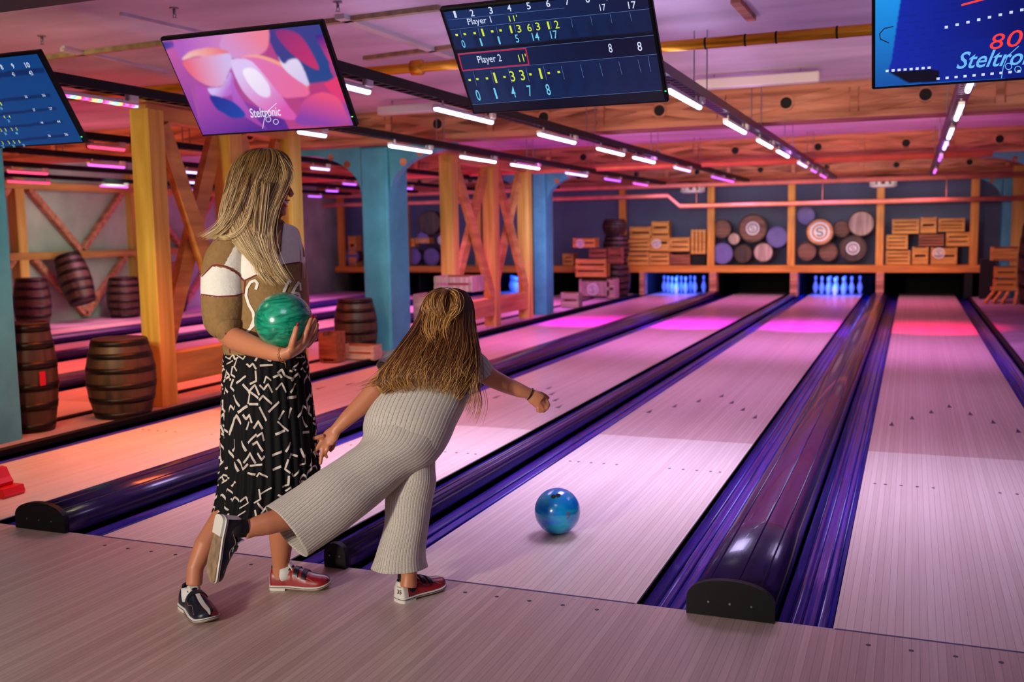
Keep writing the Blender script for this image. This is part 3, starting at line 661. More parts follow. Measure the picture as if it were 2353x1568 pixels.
# --- left score screen
s1=Screen(-2.815,2.185,.57,'blue score screen cut off by the left edge of the picture')
s1.canvas(220,128,rgb(12,66,132))
for k,(ya,yb) in enumerate(((470,530),(645,690),(735,775),(825,865),(915,955))):
    x=40*k
    s1.poly([K1(-700,ya+95),K1(290+x,ya-22),K1(300+x,yb-45),K1(-700,yb+75)],rgb(10,42,98))
s1.blur(1); s1.finish(.95)
s1.text([('8',*K1(12,447),14,8,0,.03),('9',*K1(87,440),14,8,0,.03),('10',*K1(183,433),14,16,0,.03),('43',*K1(90,495),11,9),('43',*K1(207,487),12,13),('36',*K1(175,645),7,9),('36',*K1(292,635),7,12),('27',*K1(229,733),7,9),('27',*K1(340,724),7,12),('44',*K1(281,818),7,9),('44',*K1(392,810),7,12),('36',*K1(330,905),7,9),('36',*K1(443,896),7,12)],'white_writing',GW)
s1.text([('1',*K1(8,692),9,4),('4',*K1(30,780),9,5),('4',*K1(64,778),9,5),('3',*K1(8,868),9,5),('3',*K1(38,866),9,5),('3',*K1(80,863),9,5),('5',*K1(112,860),9,5),('3',*K1(18,953),9,5),('3',*K1(60,950),9,5),('5',*K1(95,948),9,5),('8',*K1(130,945),9,5)],'yellow_digits',GY)
s1.text([('16',*K1(10,722),8,7),('21',*K1(58,806),8,8),('31',*K1(38,892),8,8),('44',*K1(112,888),8,8),('25',*K1(22,978),8,8),('31',*K1(92,974),8,8),('39',*K1(160,970),8,8)],'cyan_digits',GC)
# --- right advertising screen
s4=Screen(2.312,2.207,.57,'large screen cut by the right edge, showing a deep blue tower with red neon sign')
s4.canvas(300,174,rgb(12,92,190))
s4.poly([K4(1290,-260),K4(1520,-300),K4(1500,20),K4(1440,420),K4(1560,570),K4(1300,580)],rgb(24,150,238),rgb(14,84,170),(K4(1350,0),K4(1350,560)))
s4.poly([K4(1500,0),K4(1540,-260),K4(3300,-460),K4(3300,440),K4(2323,520),K4(1560,556),K4(1415,478),K4(1440,400),K4(1475,160)],rgb(12,40,170),rgb(6,20,104),(K4(1500,200),K4(2300,100)))
s4.poly([K4(1415,478),K4(1700,462),K4(1760,470),K4(1750,545),K4(1555,556)],rgb(6,8,30))
s4.poly([K4(1770,290),K4(2500,200),K4(3300,100),K4(3300,440),K4(2323,512),K4(1758,535)],rgb(8,36,150),rgb(6,26,120),(K4(1800,400),K4(2400,400)))
for i in range(9): s4.poly([K4(1490-i*4,60+i*48),K4(1900,20+i*44),K4(1900,23+i*44),K4(1490-i*4,63+i*48)],rgb(6,20,100),a=.6)
s4.blur(1); s4.finish(1.0)
s4.line([[K4(1910,32),K4(2060,-8)]],'neon_strip',GN,.008)
s4.text([('8',*K4(2145,275),29,26,.18,-.0),('0',*K4(2262,256),31,27,.18,-.0),('0',*K4(2380,236),31,27,.18,0)],'neon_sign',GN)
logo(s4,K4,2190,382,500,95,glow('logo_cyan',rgb(110,190,250),1.0),1.25)
s4.text([('-',*K4(1805+i*72,180-i*16.5),3,4) for i in range(13)]+[('-',*K4(1410+i*40,472-i*3),2,3) for i in range(8)]+[('-',*K4(1750+i*60,524-i*5.5),2,3) for i in range(14)],'tower_lights',GW)
s4.line([[K4(1450,176),K4(1390,190),K4(1360,225),K4(1365,260),K4(1420,285)]],'hoop',glow('hoop_dark',rgb(4,10,40),.6),.004)
for sc,(u,v) in ((s1,(195,314)),(s2,(813,268)),(s3,(1536,209))):
    a,c=sc.st(u,v); b=MB(); p=sc.P(min(a,sc.w/2-.004),c,.0); b.box(p,(.006,.006,.004)); b.build('power_lamp',glow('green_lamp',(.05,1,.1),2.5),sc.t)
# ================================================================ LIGHT RAILS AND BARS
ZR=2.36
def rail(x,y0,y1,label,m='black',z=ZR):
    t=thing('light_rail',(x,y0,z),label,'light rail','light rails over the lanes'); b=MB()
    n=int((y1-y0)/.12); V=[];Fc=[]   # perforated channel: two sides joined by rungs, one connected sheet
    xs=(-.05,-.05,-.035,.035,.05,.05); zs=(.03,-.03,-.03,-.03,-.03,.03)
    for i in range(n):
        for q in (0,.6): V+=[(x+xs[k],y0+(i+q)*(y1-y0)/n,z+zs[k]) for k in range(6)]
    for i in range(2*n-1):
        for k in range(5):
            if k==2 and i%2==0: continue
            Fc.append((i*6+k,i*6+k+1,i*6+6+k+1,i*6+6+k))
    b.add(V,Fc); ch=b.build('channel',M[m],t); md=ch.modifiers.new('thickness','SOLIDIFY'); md.thickness=.005
    y=y0+2.6
    while y<y1:
        b=MB()
        for s in (-1,1): b.cyl((x+s*.045,y,z+.02),(x+s*.045,y,2.8),.005,6)
        b.build('hanger',M['metal'],t); y+=2.7
    return t
for x,y0,l in ((-2.7,.9,'light rail over the orange lit lane, starting right of the left score screen'),(-1.04,.95,'light rail over the lane behind the standing woman, starting beside the flower screen'),(.6,.95,'light rail over the blue ball lane, coming out behind the middle score screen'),(2.31,.95,'light rail over the rightmost lane, below the tower picture screen')):
    rail(x,y0,16.6,l,'railviolet' if x>0 else 'black')
for x,l in ((-4.9,'nearest'),(-6.6,'second'),(-8.2,'third'),(-9.9,'farthest')): rail(x,2.2,16.4,'light rail beyond the timber posts, '+l+' of the four over the far lanes',z=2.34)
COLS={'w':((.60,.62,1),9),'v':((.42,.34,1),5),'p':((.36,.08,1),3.5),'m':((.75,.10,.8),2.6),'r':((1,.05,.14),2.6),'o':((1,.2,.1),5)}
GM={k:glow('led_'+k,c,e) for k,(c,e) in COLS.items()}
GM['g']=glow('led_green',(.1,1,.3),5); GM['b']=glow('led_blue',(.15,.2,1),6); GM['y']=glow('led_amber',(1,.5,.1),5)
def bar(x,ya,yb,c,label,group,z=ZR-.085,beads=None):
    t=thing('led_bar',(x,(ya+yb)/2,z),label,'led light bar',group)
    b=MB(); b.box((x,(ya+yb)/2,z+.012),(.045,yb-ya,.024),bev=.004); b.build('housing',M['whitemetal'],t)
    if beads:
        n=len(beads); 
        for i,q in enumerate(beads):
            b=MB(); y0=ya+(yb-ya)*i/n; y1=ya+(yb-ya)*(i+1)/n; b.box((x,(y0+y1)/2,z-.006),(.03,(y1-y0)*.96,.014)); b.build('led_segment',GM[q],t)
    else:
        b=MB(); b.tube([(x,ya+.01,z-.006),(x,yb-.01,z-.006)],.018,8); b.build('tube',GM[c],t)
    b=MB(); b.cyl((x,ya+(yb-ya)*.12,z+.02),(x,ya+(yb-ya)*.12,ZR),.008,6); b.cyl((x,yb-(yb-ya)*.12,z+.02),(x,yb-(yb-ya)*.12,ZR),.008,6)
    b.box((x+.03,yb-.06,z+.04),(.03,.08,.05),bev=.006); b.build('clamp',M['whitemetal'],t); return t
RB=ZR-.085
ords=['first','second','third','fourth','fifth','sixth','seventh','eighth','ninth','tenth']
def bars(x,lst,where,group):
    for i,(u0,v0,u1,v1,c) in enumerate(lst):
        a_=atZ(u0,v0,RB-.006); e_=atZ(u1,v1,RB-.006); ya,yb=sorted((a_.y,e_.y)); ya=max(ya,.75); yb=min(max(yb,ya+.25),ya+1.0)
        bar(x,ya,yb,c,f'{ords[i]} light bar from the front, {where}',group)
bars(.6,[(1548,205,1612,250,'w'),(1668,280,1708,305,'w'),(1735,322,1766,342,'w'),(1786,347,1812,366,'w'),(1828,374,1850,387,'v'),(1858,391,1866,396,'p'),(1882,402,1894,410,'m')],'over the blue ball lane','light bars over the blue ball lane')
bars(-1.04,[(782,180,898,208,'w'),(1062,245,1165,282,'w'),(1272,306,1340,330,'w'),(1396,340,1450,357,'w'),(1492,360,1535,381,'w'),(1571,384,1604,399,'v'),(1637,406,1658,415,'p'),(1678,412,1692,419,'m')],'over the lane behind the woman','light bars over the lane behind the woman')
bars(-2.7,[(680,303,735,313,'w'),(890,335,978,350,'w'),(1058,360,1130,374,'w'),(1195,377,1250,393,'w'),(1305,397,1348,409,'v'),(1388,411,1402,417,'p'),(1458,421,1475,427,'m')],'over the orange lit lane','light bars over the orange lit lane')
bars(2.31,[(2225,178,2206,210,'w'),(2198,243,2184,278,'w'),(2175,297,2162,319,'w'),(2164,327,2156,347,'v'),(2157,358,2151,373,'p'),(2145,390,2135,404,'m')],'over the rightmost lane','light bars over the rightmost lane')
bar(-2.7,.92,1.66,'w','rainbow coloured led bar hanging right of the left score screen','light bars over the orange lit lane',beads='oromrpbgyrmroygrmobgyrprmb')
for i,(u0,v0,u1,v1,c) in enumerate([(200,332,290,342,'r'),(200,373,290,388,'m'),(20,393,110,410,'r'),(20,420,115,425,'r'),(228,430,297,437,'m'),(435,397,462,399,'v'),(430,418,460,422,'v'),(706,382,766,390,'v'),(744,439,782,442,'p'),(702,455,745,456,'p'),(795,423,812,425,'p'),(1012,411,1036,414,'v'),(926,433,946,437,'p'),(1025,438,1036,440,'m'),(440,438,470,441,'p')]):
    zz=2.34-.085; e=atZ((u0+u1)/2,(v0+v1)/2,zz); xr=min((-4.9,-6.6,-8.2,-9.9),key=lambda q:abs(q-e.x))
    p=atX((u0+u1)/2,(v0+v1)/2,xr); hw=max(.2,min(.45,(u1-u0)*.5*(p-CAM).dot(FW)/F*1.25)); 
    bar(xr,p.y-hw,p.y+hw,c,f'{dict(r="red",m="magenta",v="blue-violet",p="violet")[c]} light bar over the far lanes, {ords[i] if i<10 else ["eleventh","twelfth","thirteenth","fourteenth","fifteenth"][i-10]} counted along the far rails','light bars over the far lanes',z=zz)
# sprinkler and small lamps on the ceiling
def sprink(u,v,label):
    p=atZ(u,v,2.8); t=thing('sprinkler',(p.x,p.y,2.8),label,'sprinkler','ceiling sprinklers')
    b=MB(); b.disc((p.x,p.y,2.8),(p.x,p.y,2.793),.028,18); b.build('flange',M['metal'],t)
    b=MB(); b.cyl((p.x,p.y,2.795),(p.x,p.y,2.76),.009,10); b.disc((p.x,p.y,2.742),(p.x,p.y,2.739),.016,14)
    for s in (-1,1): b.tube([(p.x+s*.006,p.y,2.765),(p.x+s*.012,p.y,2.752),(p.x,p.y,2.741)],.002,6)
    b.build('nozzle',M['metal'],t)
sprink(400,18,'chrome sprinkler head on the ceiling above the flower screen'); sprink(96,82,'tiny sprinkler on the ceiling above the left score screen'); sprink(776,3,'tiny sprinkler at the top edge right of the flower screen')
for u,v,l in ((1592,441,'left'),(2030,424,'right')):
    p=atY(u,v,17.75); t=thing('ceiling_ventilator',(p.x,p.y,2.42),'white slotted round ventilator in front of the shelf wall, '+l+' of the two','ventilator','white ventilators before the shelf wall')
    b=MB(); b.lathe([(.02,.0),(.36,0),(.36,-.03),(.24,-.05),(.02,-.05)],(p.x,p.y,2.42),24); b.build('cover',M['black'],t)
    for k in range(10):
        a_=2*PI*k/10; b=MB(); b.box((p.x+.22*math.cos(a_),p.y+.22*math.sin(a_),2.31),(.07,.07,.14),R=Matrix.Rotation(a_,3,'Z'),bev=.01); b.build('louvre',M['white'],t)
    b=MB(); b.lathe([(.02,-.11),(.25,-.11),(.27,-.14),(.2,-.17),(.02,-.17)],(p.x,p.y,2.36),24); b.build('ring',M['white'],t)
# ================================================================ SHELF WALL, PIN DECKS
SY=17.9
def vbox(y,u0,v0,u1,v1):
    a_=atY(u0,v0,y); c=atY(u1,v1,y); return min(a_.x,c.x),max(a_.x,c.x),min(a_.z,c.z),max(a_.z,c.z)
sh=thing('display_shelf',(-3.9,SY,.5),'long orange timber shelf above the pin decks, divided by upright posts','shelf')
b=MB(); b.box((-4.0,SY,.57),(14.6,.08,.15),bev=.01); b.build('front_board',M['shelf'],sh)
b=MB(); b.box((-4.0,SY+.42,.62),(14.6,.76,.04)); b.build('shelf_board',M['shelf'],sh)
pxs=[-3.93,-1.985,-.325,1.40,3.12,-5.65,-7.4,-9.3,-11.1]
for x in pxs:
    b=MB(); b.box((x,SY+.02,1.68),(.15,.12,2.08),bev=.008); b.build('upright_post',M['shelfz'],sh)
dv=[(-G1/2,0),(-G1-W-G2/2,0)]
for x,l in ((-.2525,'between the empty deck and the right set of pins'),(W+G2/2,'between the right set of pins and the rightmost deck'),(-G1-W-G2/2,'between the left set of pins and the empty deck'),(XS[0]-.13,'left of the left set of pins'),(XS[3]+W+.2,'right of the rightmost deck')):
    b=MB(); b.box((x,17.95,.25),(.15 if x>-3 else .1,.3,.5),bev=.006); tag(b.build('deck_divider',M['batten'] if x<W+1.5 else M['black'],loc=(x,17.95,0)),'timber divider below the shelf '+l,'divider','dividers between pin decks')
for x in (XS[0]-.13,-G1-W-G2/2,-.2525,W+G2/2,XS[3]+W+.2,FX[0]+W+.1,FX[0]-.36,FX[1]-.25,FX[2]-.36,-11.0):
    b=MB(); b.box((x,19.6,.22),(.05,3.0,.55)); o=b.build('trim_9',M['pit']); o['kind']='structure'
# pins
def make_pin(loc,label,group):
    t=thing('bowling_pin',loc,label,'bowling pin',group)
    pr=[(.026,0),(.029,.004),(.040,.04),(.054,.085),(.0605,.114),(.058,.15),(.047,.19),(.033,.225),(.0245,.255),(.0225,.27),(.0245,.295),(.030,.325),(.0323,.343),(.030,.362),(.020,.377),(.004,.381)]
    b=MB(); b.lathe(pr,loc,16); b.build('body',M['pin'],t)
    for z in (.258,.281):
        b=MB(); b.lathe([(.026,z-.005),(.0275,z),(.026,z+.005)],loc,16); b.build('neck_stripe',M['pinred'],t)
    return t
first=None
names=['head pin','left pin of the second row','right pin of the second row','left pin of the third row','middle pin of the third row','right pin of the third row','leftmost pin of the back row','second pin of the back row','third pin of the back row','rightmost pin of the back row']
for x0,wh,gr in ((XS[2],'at the end of the blue ball lane','pins at the end of the blue ball lane'),(XS[0],'at the end of the orange lit lane','pins at the end of the orange lit lane'),(FX[1],'on the second far lane beyond the posts','pins on the second far lane')):
    k=0
    for r in range(4):
        for j in range(r+1):
            p=Vector((x0+W/2+(j-r/2)*.3048,18.29+r*.264,0)); lb='blue lit '+names[k]+' '+wh; k+=1
            if first is None: first=make_pin(p,lb,gr)
            else: dup(first,p,0,lb,gr)
for x0,e in ((XS[2],9),(XS[0],9),(FX[1],7)):
    for k in (-.3,.3):
        light('AREA','pin_light',(x0+W/2+k,17.98,.46),e*2.2,(.0,.08,1),(x0+W/2+k*.6,18.9,.15),.1,.3)
for x0 in (XS[1],XS[3]): light('AREA','pin_light',(x0+W/2,18.0,.46),.25,(.1,.2,1),(x0+W/2,18.6,0),.3,.1)
# ---------------- crates, lids, barrels on the shelf
def crate_mesh(t,x0,x1,y0,y1,z0,z1,m,slats=3,vert=False,ends=True):
    w,d,h=x1-x0,y1-y0,z1-z0; th=.012
    for i in range(slats):
        b=MB()
        if vert:
            sw=w/slats; b.box((x0+sw*(i+.5),y0+th/2,(z0+z1)/2),(sw*.72,th,h))
        else:
            shh=h/slats; b.box(((x0+x1)/2,y0+th/2,z0+shh*(i+.5)),(w,th,shh*.72))
        b.build('front_slat',m,t)
    for s,x in ((0,x0+th/2),(1,x1-th/2)):
        b=MB(); b.box((x,(y0+y1)/2,(z0+z1)/2),(th,d-2*th,h*.96)); b.build('side_panel',m,t)
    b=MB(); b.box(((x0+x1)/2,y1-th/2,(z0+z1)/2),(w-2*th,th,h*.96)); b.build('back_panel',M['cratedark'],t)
    b=MB(); b.box(((x0+x1)/2,(y0+y1)/2,z0+th),(w-2*th,d-2*th,th)); b.build('base',m,t)
    for x in (x0+.03,x1-.03):
        for z in ((z0+.018),(z1-.018)) if vert else (None,):
            if z is None:
                b=MB(); b.box((x,y0+th+.011,(z0+z1)/2),(.035,.02,h*.94)); b.build('corner_batten',m,t)
    if vert:
        for z in (z0+.03,z1-.03):
            b=MB(); b.box(((x0+x1)/2,y0+th+.011,z),(w*.94,.02,.035)); b.build('corner_batten',m,t)
def emblem(t,x,y,z,r,col='white'):
    # round white stencil: ring with a letter-like mark
    b=MB(); n=24
    R=[[Vector((x+q*r*math.cos(2*PI*i/n),y,z+q*r*math.sin(2*PI*i/n))) for i in range(n)] for q in (1,.8)]
    b.loft(R,0,False,False); b.add([(x+.6*r*math.cos(2*PI*i/n),y,z+.6*r*math.sin(2*PI*i/n)) for i in range(n)],[tuple(range(n))]); b.build('round_stencil',M[col],t)
    b=MB()
    b.tube([(x+r*.3*math.cos(a_),y-.003,z+r*.18+r*.2*math.sin(a_)) for a_ in [PI*.1+i*PI*1.3/8 for i in range(9)]]+[(x+r*.28*math.cos(a_),y-.003,z-r*.2+r*.2*math.sin(a_)) for a_ in [PI*.4-i*PI*1.3/8 for i in range(9)]],r*.07,6)
    b.build('stencil_mark',M['lidbrown'],t)
def crate(u0,v0,u1,v1,label,group,y=SY-.02,m='crate',slats=3,vert=False,logo=None,depth=.3,z0=None):
    xa,xb,za,zb=vbox(y,u0,v0,u1,v1)
    if z0 is not None: za=z0
    t=thing('wooden_crate',((xa+xb)/2,y+depth/2,za),label,'crate',group)
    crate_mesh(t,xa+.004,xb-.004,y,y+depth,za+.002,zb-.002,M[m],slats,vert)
    if logo:
        p=atY(logo[0],logo[1],y-.004); emblem(t,p.x,y-.006,p.z,logo[2])
    return t
YC=SY+.1
gA='crates stacked on the left bay of the shelf'
zs=.642
crate(1437,578,1491,610,'slatted crate at the bottom left of the left shelf bay',gA,YC,z0=zs)
crate(1491,580,1538,608,'slatted crate below the white stencilled crate in the left shelf bay',gA,YC,z0=zs)
crate(1539,582,1586,607,'plain brown box under the slatted crate with the dark gap, left shelf bay',gA,YC,'cratedark',1,z0=zs)
crate(1435,550,1493,577,'wide slatted crate on the bottom left crate of the left shelf bay',gA,YC)
crate(1493,538,1538,579,'crate with a round white stencil in the middle of the left shelf bay',gA,YC,slats=2,logo=(1509,560,.10))
crate(1538,545,1585,579,'slatted crate right of the white stencilled crate, left shelf bay',gA,YC)
crate(1587,528,1622,584,'tall crate with upright slats next to a post, left shelf bay',gA,YC,slats=4,vert=True)
b=MB(); x0_,x1_,z0_,z1_=vbox(YC,1589,586,1621,608); b.box(((x0_+x1_)/2,YC+.2,(zs+z1_)/2),(x1_-x0_,.3,z1_-zs)); tag(b.build('dark_box',M['pit'],loc=((x0_+x1_)/2,YC+.2,zs)),'black box under the crate with upright slats, left shelf bay','box',gA)
crate(1446,520,1497,550,'slanting top crate on the wide crate, left shelf bay',gA,YC,slats=2)
crate(1497,508,1537,538,'topmost crate with a dark slot above the white stencil, left shelf bay',gA,YC,slats=2)
gB='crates stacked on the right bay of the shelf'
crate(2035,575,2092,606,'wide slatted crate at the bottom left of the right shelf bay',gB,YC,slats=4,z0=zs)
crate(2096,567,2133,606,'narrow crate with a dark slot in the bottom row of the right shelf bay',gB,YC,slats=2,z0=zs)
crate(2139,568,2199,606,'crate with a round white stencil in the bottom row, right shelf bay',gB,YC,slats=2,logo=(2157,582,.11),z0=zs)
crate(2036,539,2086,574,'crate left of the black gap in the middle row, right shelf bay',gB,YC,slats=4)
crate(2111,538,2169,567,'dark slatted crate in the centre of the middle row, right shelf bay',gB,YC,'cratedark',4)
crate(2174,533,2228,567,'tilted crate at the right end of the middle row, right shelf bay',gB,YC,slats=3)
crate(2050,503,2112,538,'wide crate at the left of the top row, right shelf bay',gB,YC,slats=4)
crate(2115,498,2152,537,'narrow topmost crate with dark slots, right shelf bay',gB,YC,slats=2)
crate(2156,501,2217,533,'wide crate at the right of the top row, right shelf bay',gB,YC,slats=4)
def lid(u,v,rpx,label,group,m,y=SY+.12,logo=0):
    p=atY(u,v,y); r=rpx*(p-CAM).dot(FW)/F; p.z=max(p.z,zs+r+.002) if p.z<1.2 else p.z
    t=thing('cask',(p.x,y,p.z-r),label,'barrel lid',group)
    b=MB(); b.disc((p.x,y,p.z),(p.x,y+.25,p.z),r*.96,28); b.build('cask_body',M['barrel'],t)
    b=MB(); b.disc((p.x,y-.012,p.z),(p.x,y,p.z),r*.9,28); b.build('wooden_lid',M[m],t)
    b=MB(); n=28
    b.loft([[Vector((p.x+q*r*math.cos(2*PI*i/n),yy,p.z+q*r*math.sin(2*PI*i/n))) for i in range(n)] for q,yy in ((.9,y-.01),(.9,y-.025),(1,y-.025),(1,y+.03),(.96,y+.03))],0,True,False); b.build('rim',M['barrel'] if m!='lid' else M['lid'],t)
    if logo: emblem(t,p.x,y-.03,p.z,logo)
gC='barrel heads in the second shelf bay'; gD='barrel heads in the third shelf bay'
lid(1659,526,22,'plain brown barrel head at the upper left of the second shelf bay',gC,'lidbrown')
lid(1730,525,33,'big dark barrel head with a round white stencil in the second shelf bay',gC,'lidbrown',logo=.14)
lid(1687,549,14,'smallest barrel head, between brown and lavender lids, second shelf bay',gC,'lidpale',SY+.05)
lid(1786,545,24,'lavender lid against the right post of the second shelf bay',gC,'lid')
lid(1660,583,24,'lavender lid at the bottom left of the second shelf bay',gC,'lid',SY+.05)
lid(1707,583,21,'dark brown barrel head at the bottom middle, second shelf bay',gC,'barrel')
lid(1754,580,23,'pale striped barrel head at the bottom right, second shelf bay',gC,'lidpale',SY+.05)
lid(1852,496,20,'lavender lid at the upper left of the third shelf bay',gD,'lid')
lid(1884,533,32,'light barrel head with a large white ring stencil, third shelf bay',gD,'lidorange',SY+.05,logo=.2)
lid(1934,526,20,'brown barrel head between the two largest, third shelf bay',gD,'lidbrown',SY+.3)
lid(1979,514,30,'big greyish striped barrel head at the upper right, third shelf bay',gD,'lidpale')
lid(1854,578,22,'reddish brown barrel head at the bottom left, third shelf bay',gD,'lidbrown')
lid(1903,579,22,'dull brown barrel head at the bottom middle, third shelf bay',gD,'lidbrown',SY+.2)
lid(1960,571,30,'dark barrel head with a small white stencil at the bottom right, third shelf bay',gD,'barrel',SY+.05,logo=.13)
gE='crates and barrel heads in the far left shelf bays'
lid(987,512,28,'large dark barrel head high up beside the near timber frame, far left shelf bay',gE,'barrel',SY+.12)
lid(1017,552,14,'small white stencilled barrel head beside the second timber frame',gE,'barrel',SY+.05,logo=.11)
lid(951,590,18,'lavender lid right next to the blue bracket pillar',gE,'lid')
lid(992,591,20,'lavender lid below the large dark barrel head',gE,'lid',SY+.3)
lid(972,547,14,'small lavender lid below the large dark barrel head',gE,'lid')
crate(934,548,952,568,'small orange crate right beside the blue bracket pillar',gE,YC)
crate(954,546,986,560,'flat orange crate between lavender lids',gE,YC,slats=1)
crate(799,541,818,570,'small orange crate left of the blue bracket pillar',gE,YC,z0=zs)
lid(810,590,17,'lavender lid left of the blue bracket pillar',gE,'lid')
# ---------------- barrels
def barrel(loc,h,r,label,group,tilt=0,rotz=0,lean=0):
    t=thing('barrel',loc,label,'barrel',group)
    x,y,z=loc; n=28
    wob=lambda f,zz:1-.012*(abs(((f*14)%1)-.5)>.42)
    pr=[(r*.78+.22*r*math.sin(PI*i/12),h*i/12) for i in range(13)]
    b=MB(); b.lathe([(r*.72,.02),(r*.72,.0)]+pr+[(r*.72,h),(r*.72,h-.03),(.01,h-.03)],(x,y,z),56,wob=wob); b.build('staves',M['barrel'],t)
    for f in (.05,.24,.42,.62,.80,.955):
        rr=r*.78+.22*r*math.sin(PI*f)+.004; hh=h*.035; r0=r*.78+.22*r*math.sin(PI*(f-.035))+.004; r1=r*.78+.22*r*math.sin(PI*(f+.035))+.004
        b=MB(); b.lathe([(r0-.01,h*f-hh),(r0,h*f-hh),(r1,h*f+hh),(r1-.01,h*f+hh)],(x,y,z),40); b.build('hoop',M['hoop'],t)
    if tilt: t.rotation_euler=(tilt,lean,rotz)
    return t
gF='barrels on the strip between the lane groups'
_p=atZ(284,955,.02); barrel((_p.x,_p.y,.02),.62,.262,'squat dark oak barrel left of the nearest timber post',gF)
_p=atZ(88,1000,.02); tb=barrel((-4.0,1.84,.02),.80,.2,'tall dark barrel with a red mark, beside the blue pillar at the left edge',gF)
b=MB(); b.box((-3.80,1.78,.42),(.012,.05,.10),bev=.003); b.build('red_mark',M['pinred'],tb)
barrel((-4.02,6.55,.02),.66,.25,'dark barrel in front of the foot of the blue bracket pillar',gF)
gG='barrels along the pale left wall'
barrel((-10.95,8.3,.02),.8,.28,'dark barrel standing by the pale left wall, nearest to the left pillar',gG)
barrel((-10.95,10.3,.02),.72,.3,'broad dark barrel upright by the pale left wall, middle of the row',gG)
barrel((-10.95,11.5,.02),.7,.32,'widest dark barrel by the left wall, partly behind the timber post',gG)
barrel((-10.9,9.3,.35),.85,.26,'tilted dark barrel leaning on the pale left wall',gG,tilt=.0001,lean=-.35)
b=MB(); b.box((-10.9,11.5,.85),(.5,.6,.22),bev=.01); tag(b.build('wooden_chest',M['cratedark'],loc=(-10.9,11.5,.74)),'dark wooden chest on top of the widest barrel by the left wall','chest')
# crates and blocks on the strip
crate(730,762,775,842,'upright brown crate standing beside the right post of the near timber frame','crates on the strip by the pillars',5.75,'cratedark',1,depth=.2,z0=.02)
crate(778,792,860,838,'low pinkish slatted crate in front of the dark barrel at the pillar','crates on the strip by the pillars',6.05,'paletimber',2,depth=.2,z0=.02)
crate(948,674,1010,760,'pale wooden crate right of the blue bracket pillar, behind the girl','crates on the strip by the pillars',7.7,'paletimber',2,depth=.4,z0=.02)
crate(996,634,1086,673,'grey washed slatted box on the pale crate behind the girl','crates on the strip by the pillars',7.8,'lidpale',2,depth=.4)
# stack at the far end of the strip, left of the pins
gH='crates and barrels piled at the far end of the strip'
YE=16.2
barrel((atY(1416,600,16.9).x,16.9,.02),.75,.3,'dark barrel at the bottom of the pile left of the pins',gH)
barrel((atY(1416,600,16.9).x,16.9,.78),.55,.28,'dark barrel on top of another, left of the pins',gH)
barrel((atY(1412,530,16.9).x,16.9,1.34),.32,.26,'short dark cask topping the pile left of the pins',gH)
crate(1330,640,1400,694,'pale boarded crate with a round mark at the foot of the pile',gH,YE,'lidpale',1,logo=(1362,665,.12),z0=.02)
crate(1394,640,1414,690,'narrow pinkish crate between the pale crate and the pins',gH,YE,'paletimber',2,z0=.02)
crate(1322,594,1393,638,'large slatted crate on the pale boarded crate',gH,YE,'crate',3)
crate(1353,571,1394,593,'small red brown crate on the large slatted crate',gH,YE,'cratedark',2)
crate(1396,568,1428,607,'red brown crate against the dark barrels of the pile',gH,YE,'cratedark',2,depth=.2)
crate(1316,547,1368,570,'top crate with a round white stencil on the pile',gH,YE,'crate',2,logo=(1333,560,.09))
crate(1292,582,1318,612,'orange crate half hidden by the violet pillar',gE,YC,'crate',3,depth=.3,z0=zs)
crate(1288,672,1330,712,'pink lit low crate in front of the pile, next to the violet pillar',gH,13.8,'paletimber',2,z0=.02,depth=.25)
# right corner: posts, crates and slatted stand
gI='crates stacked in the right corner'
b=MB(); p=atY(2332,500,17.3); b.box((p.x+.05,17.3,1.35),(.2,.2,2.3)); tag(b.build('corner_post',M['post'],loc=(p.x,17.3,.2)),'yellow timber post in the right far corner','post')
crate(2278,567,2345,600,'pale orange box at the top of the stack in the right corner',gI,16.4,'crate',1)
crate(2286,612,2338,640,'red orange crate with dark gaps in the right corner, upper of two',gI,16.4,'shelf',2)
crate(2284,641,2336,668,'red orange crate with dark gaps in the right corner, lower of two',gI,16.4,'shelf',2)
t=thing('slatted_stand',(atY(2300,735,16.3).x,16.3,.02),'slanting slatted wooden stand below the crates in the right corner','stand')
p0=atY(2265,728,16.0); 
for i,(ua,ub) in enumerate(((2290,2262),(2306,2280),(2322,2300),(2338,2330))):
    a_=atY(ua,664,16.5); c=atY(ub,735,16.0); c.z=.04; b=MB(); b.beam(a_,c,.05,.05); b.build('slat',M['crate'],t)
b=MB(); q=atY(2312,664,16.5); b.box((q.x,16.5,q.z),(.5,.3,.05)); b.build('top_board',M['crate'],t)
p=atY(2350,620,16); barrel((p.x+.2,16.0,.02),1.4,.28,'tall dark barrel cut by the right edge',gI)
p=atY(2262,640,17.3); b=MB(); b.box((p.x+.05,17.4,.4),(.25,.2,.76),bev=.01); tag(b.build('dark_cabinet',M['pit'],loc=(p.x,17.4,.02)),'dark cabinet beside the rightmost pin deck','cabinet')
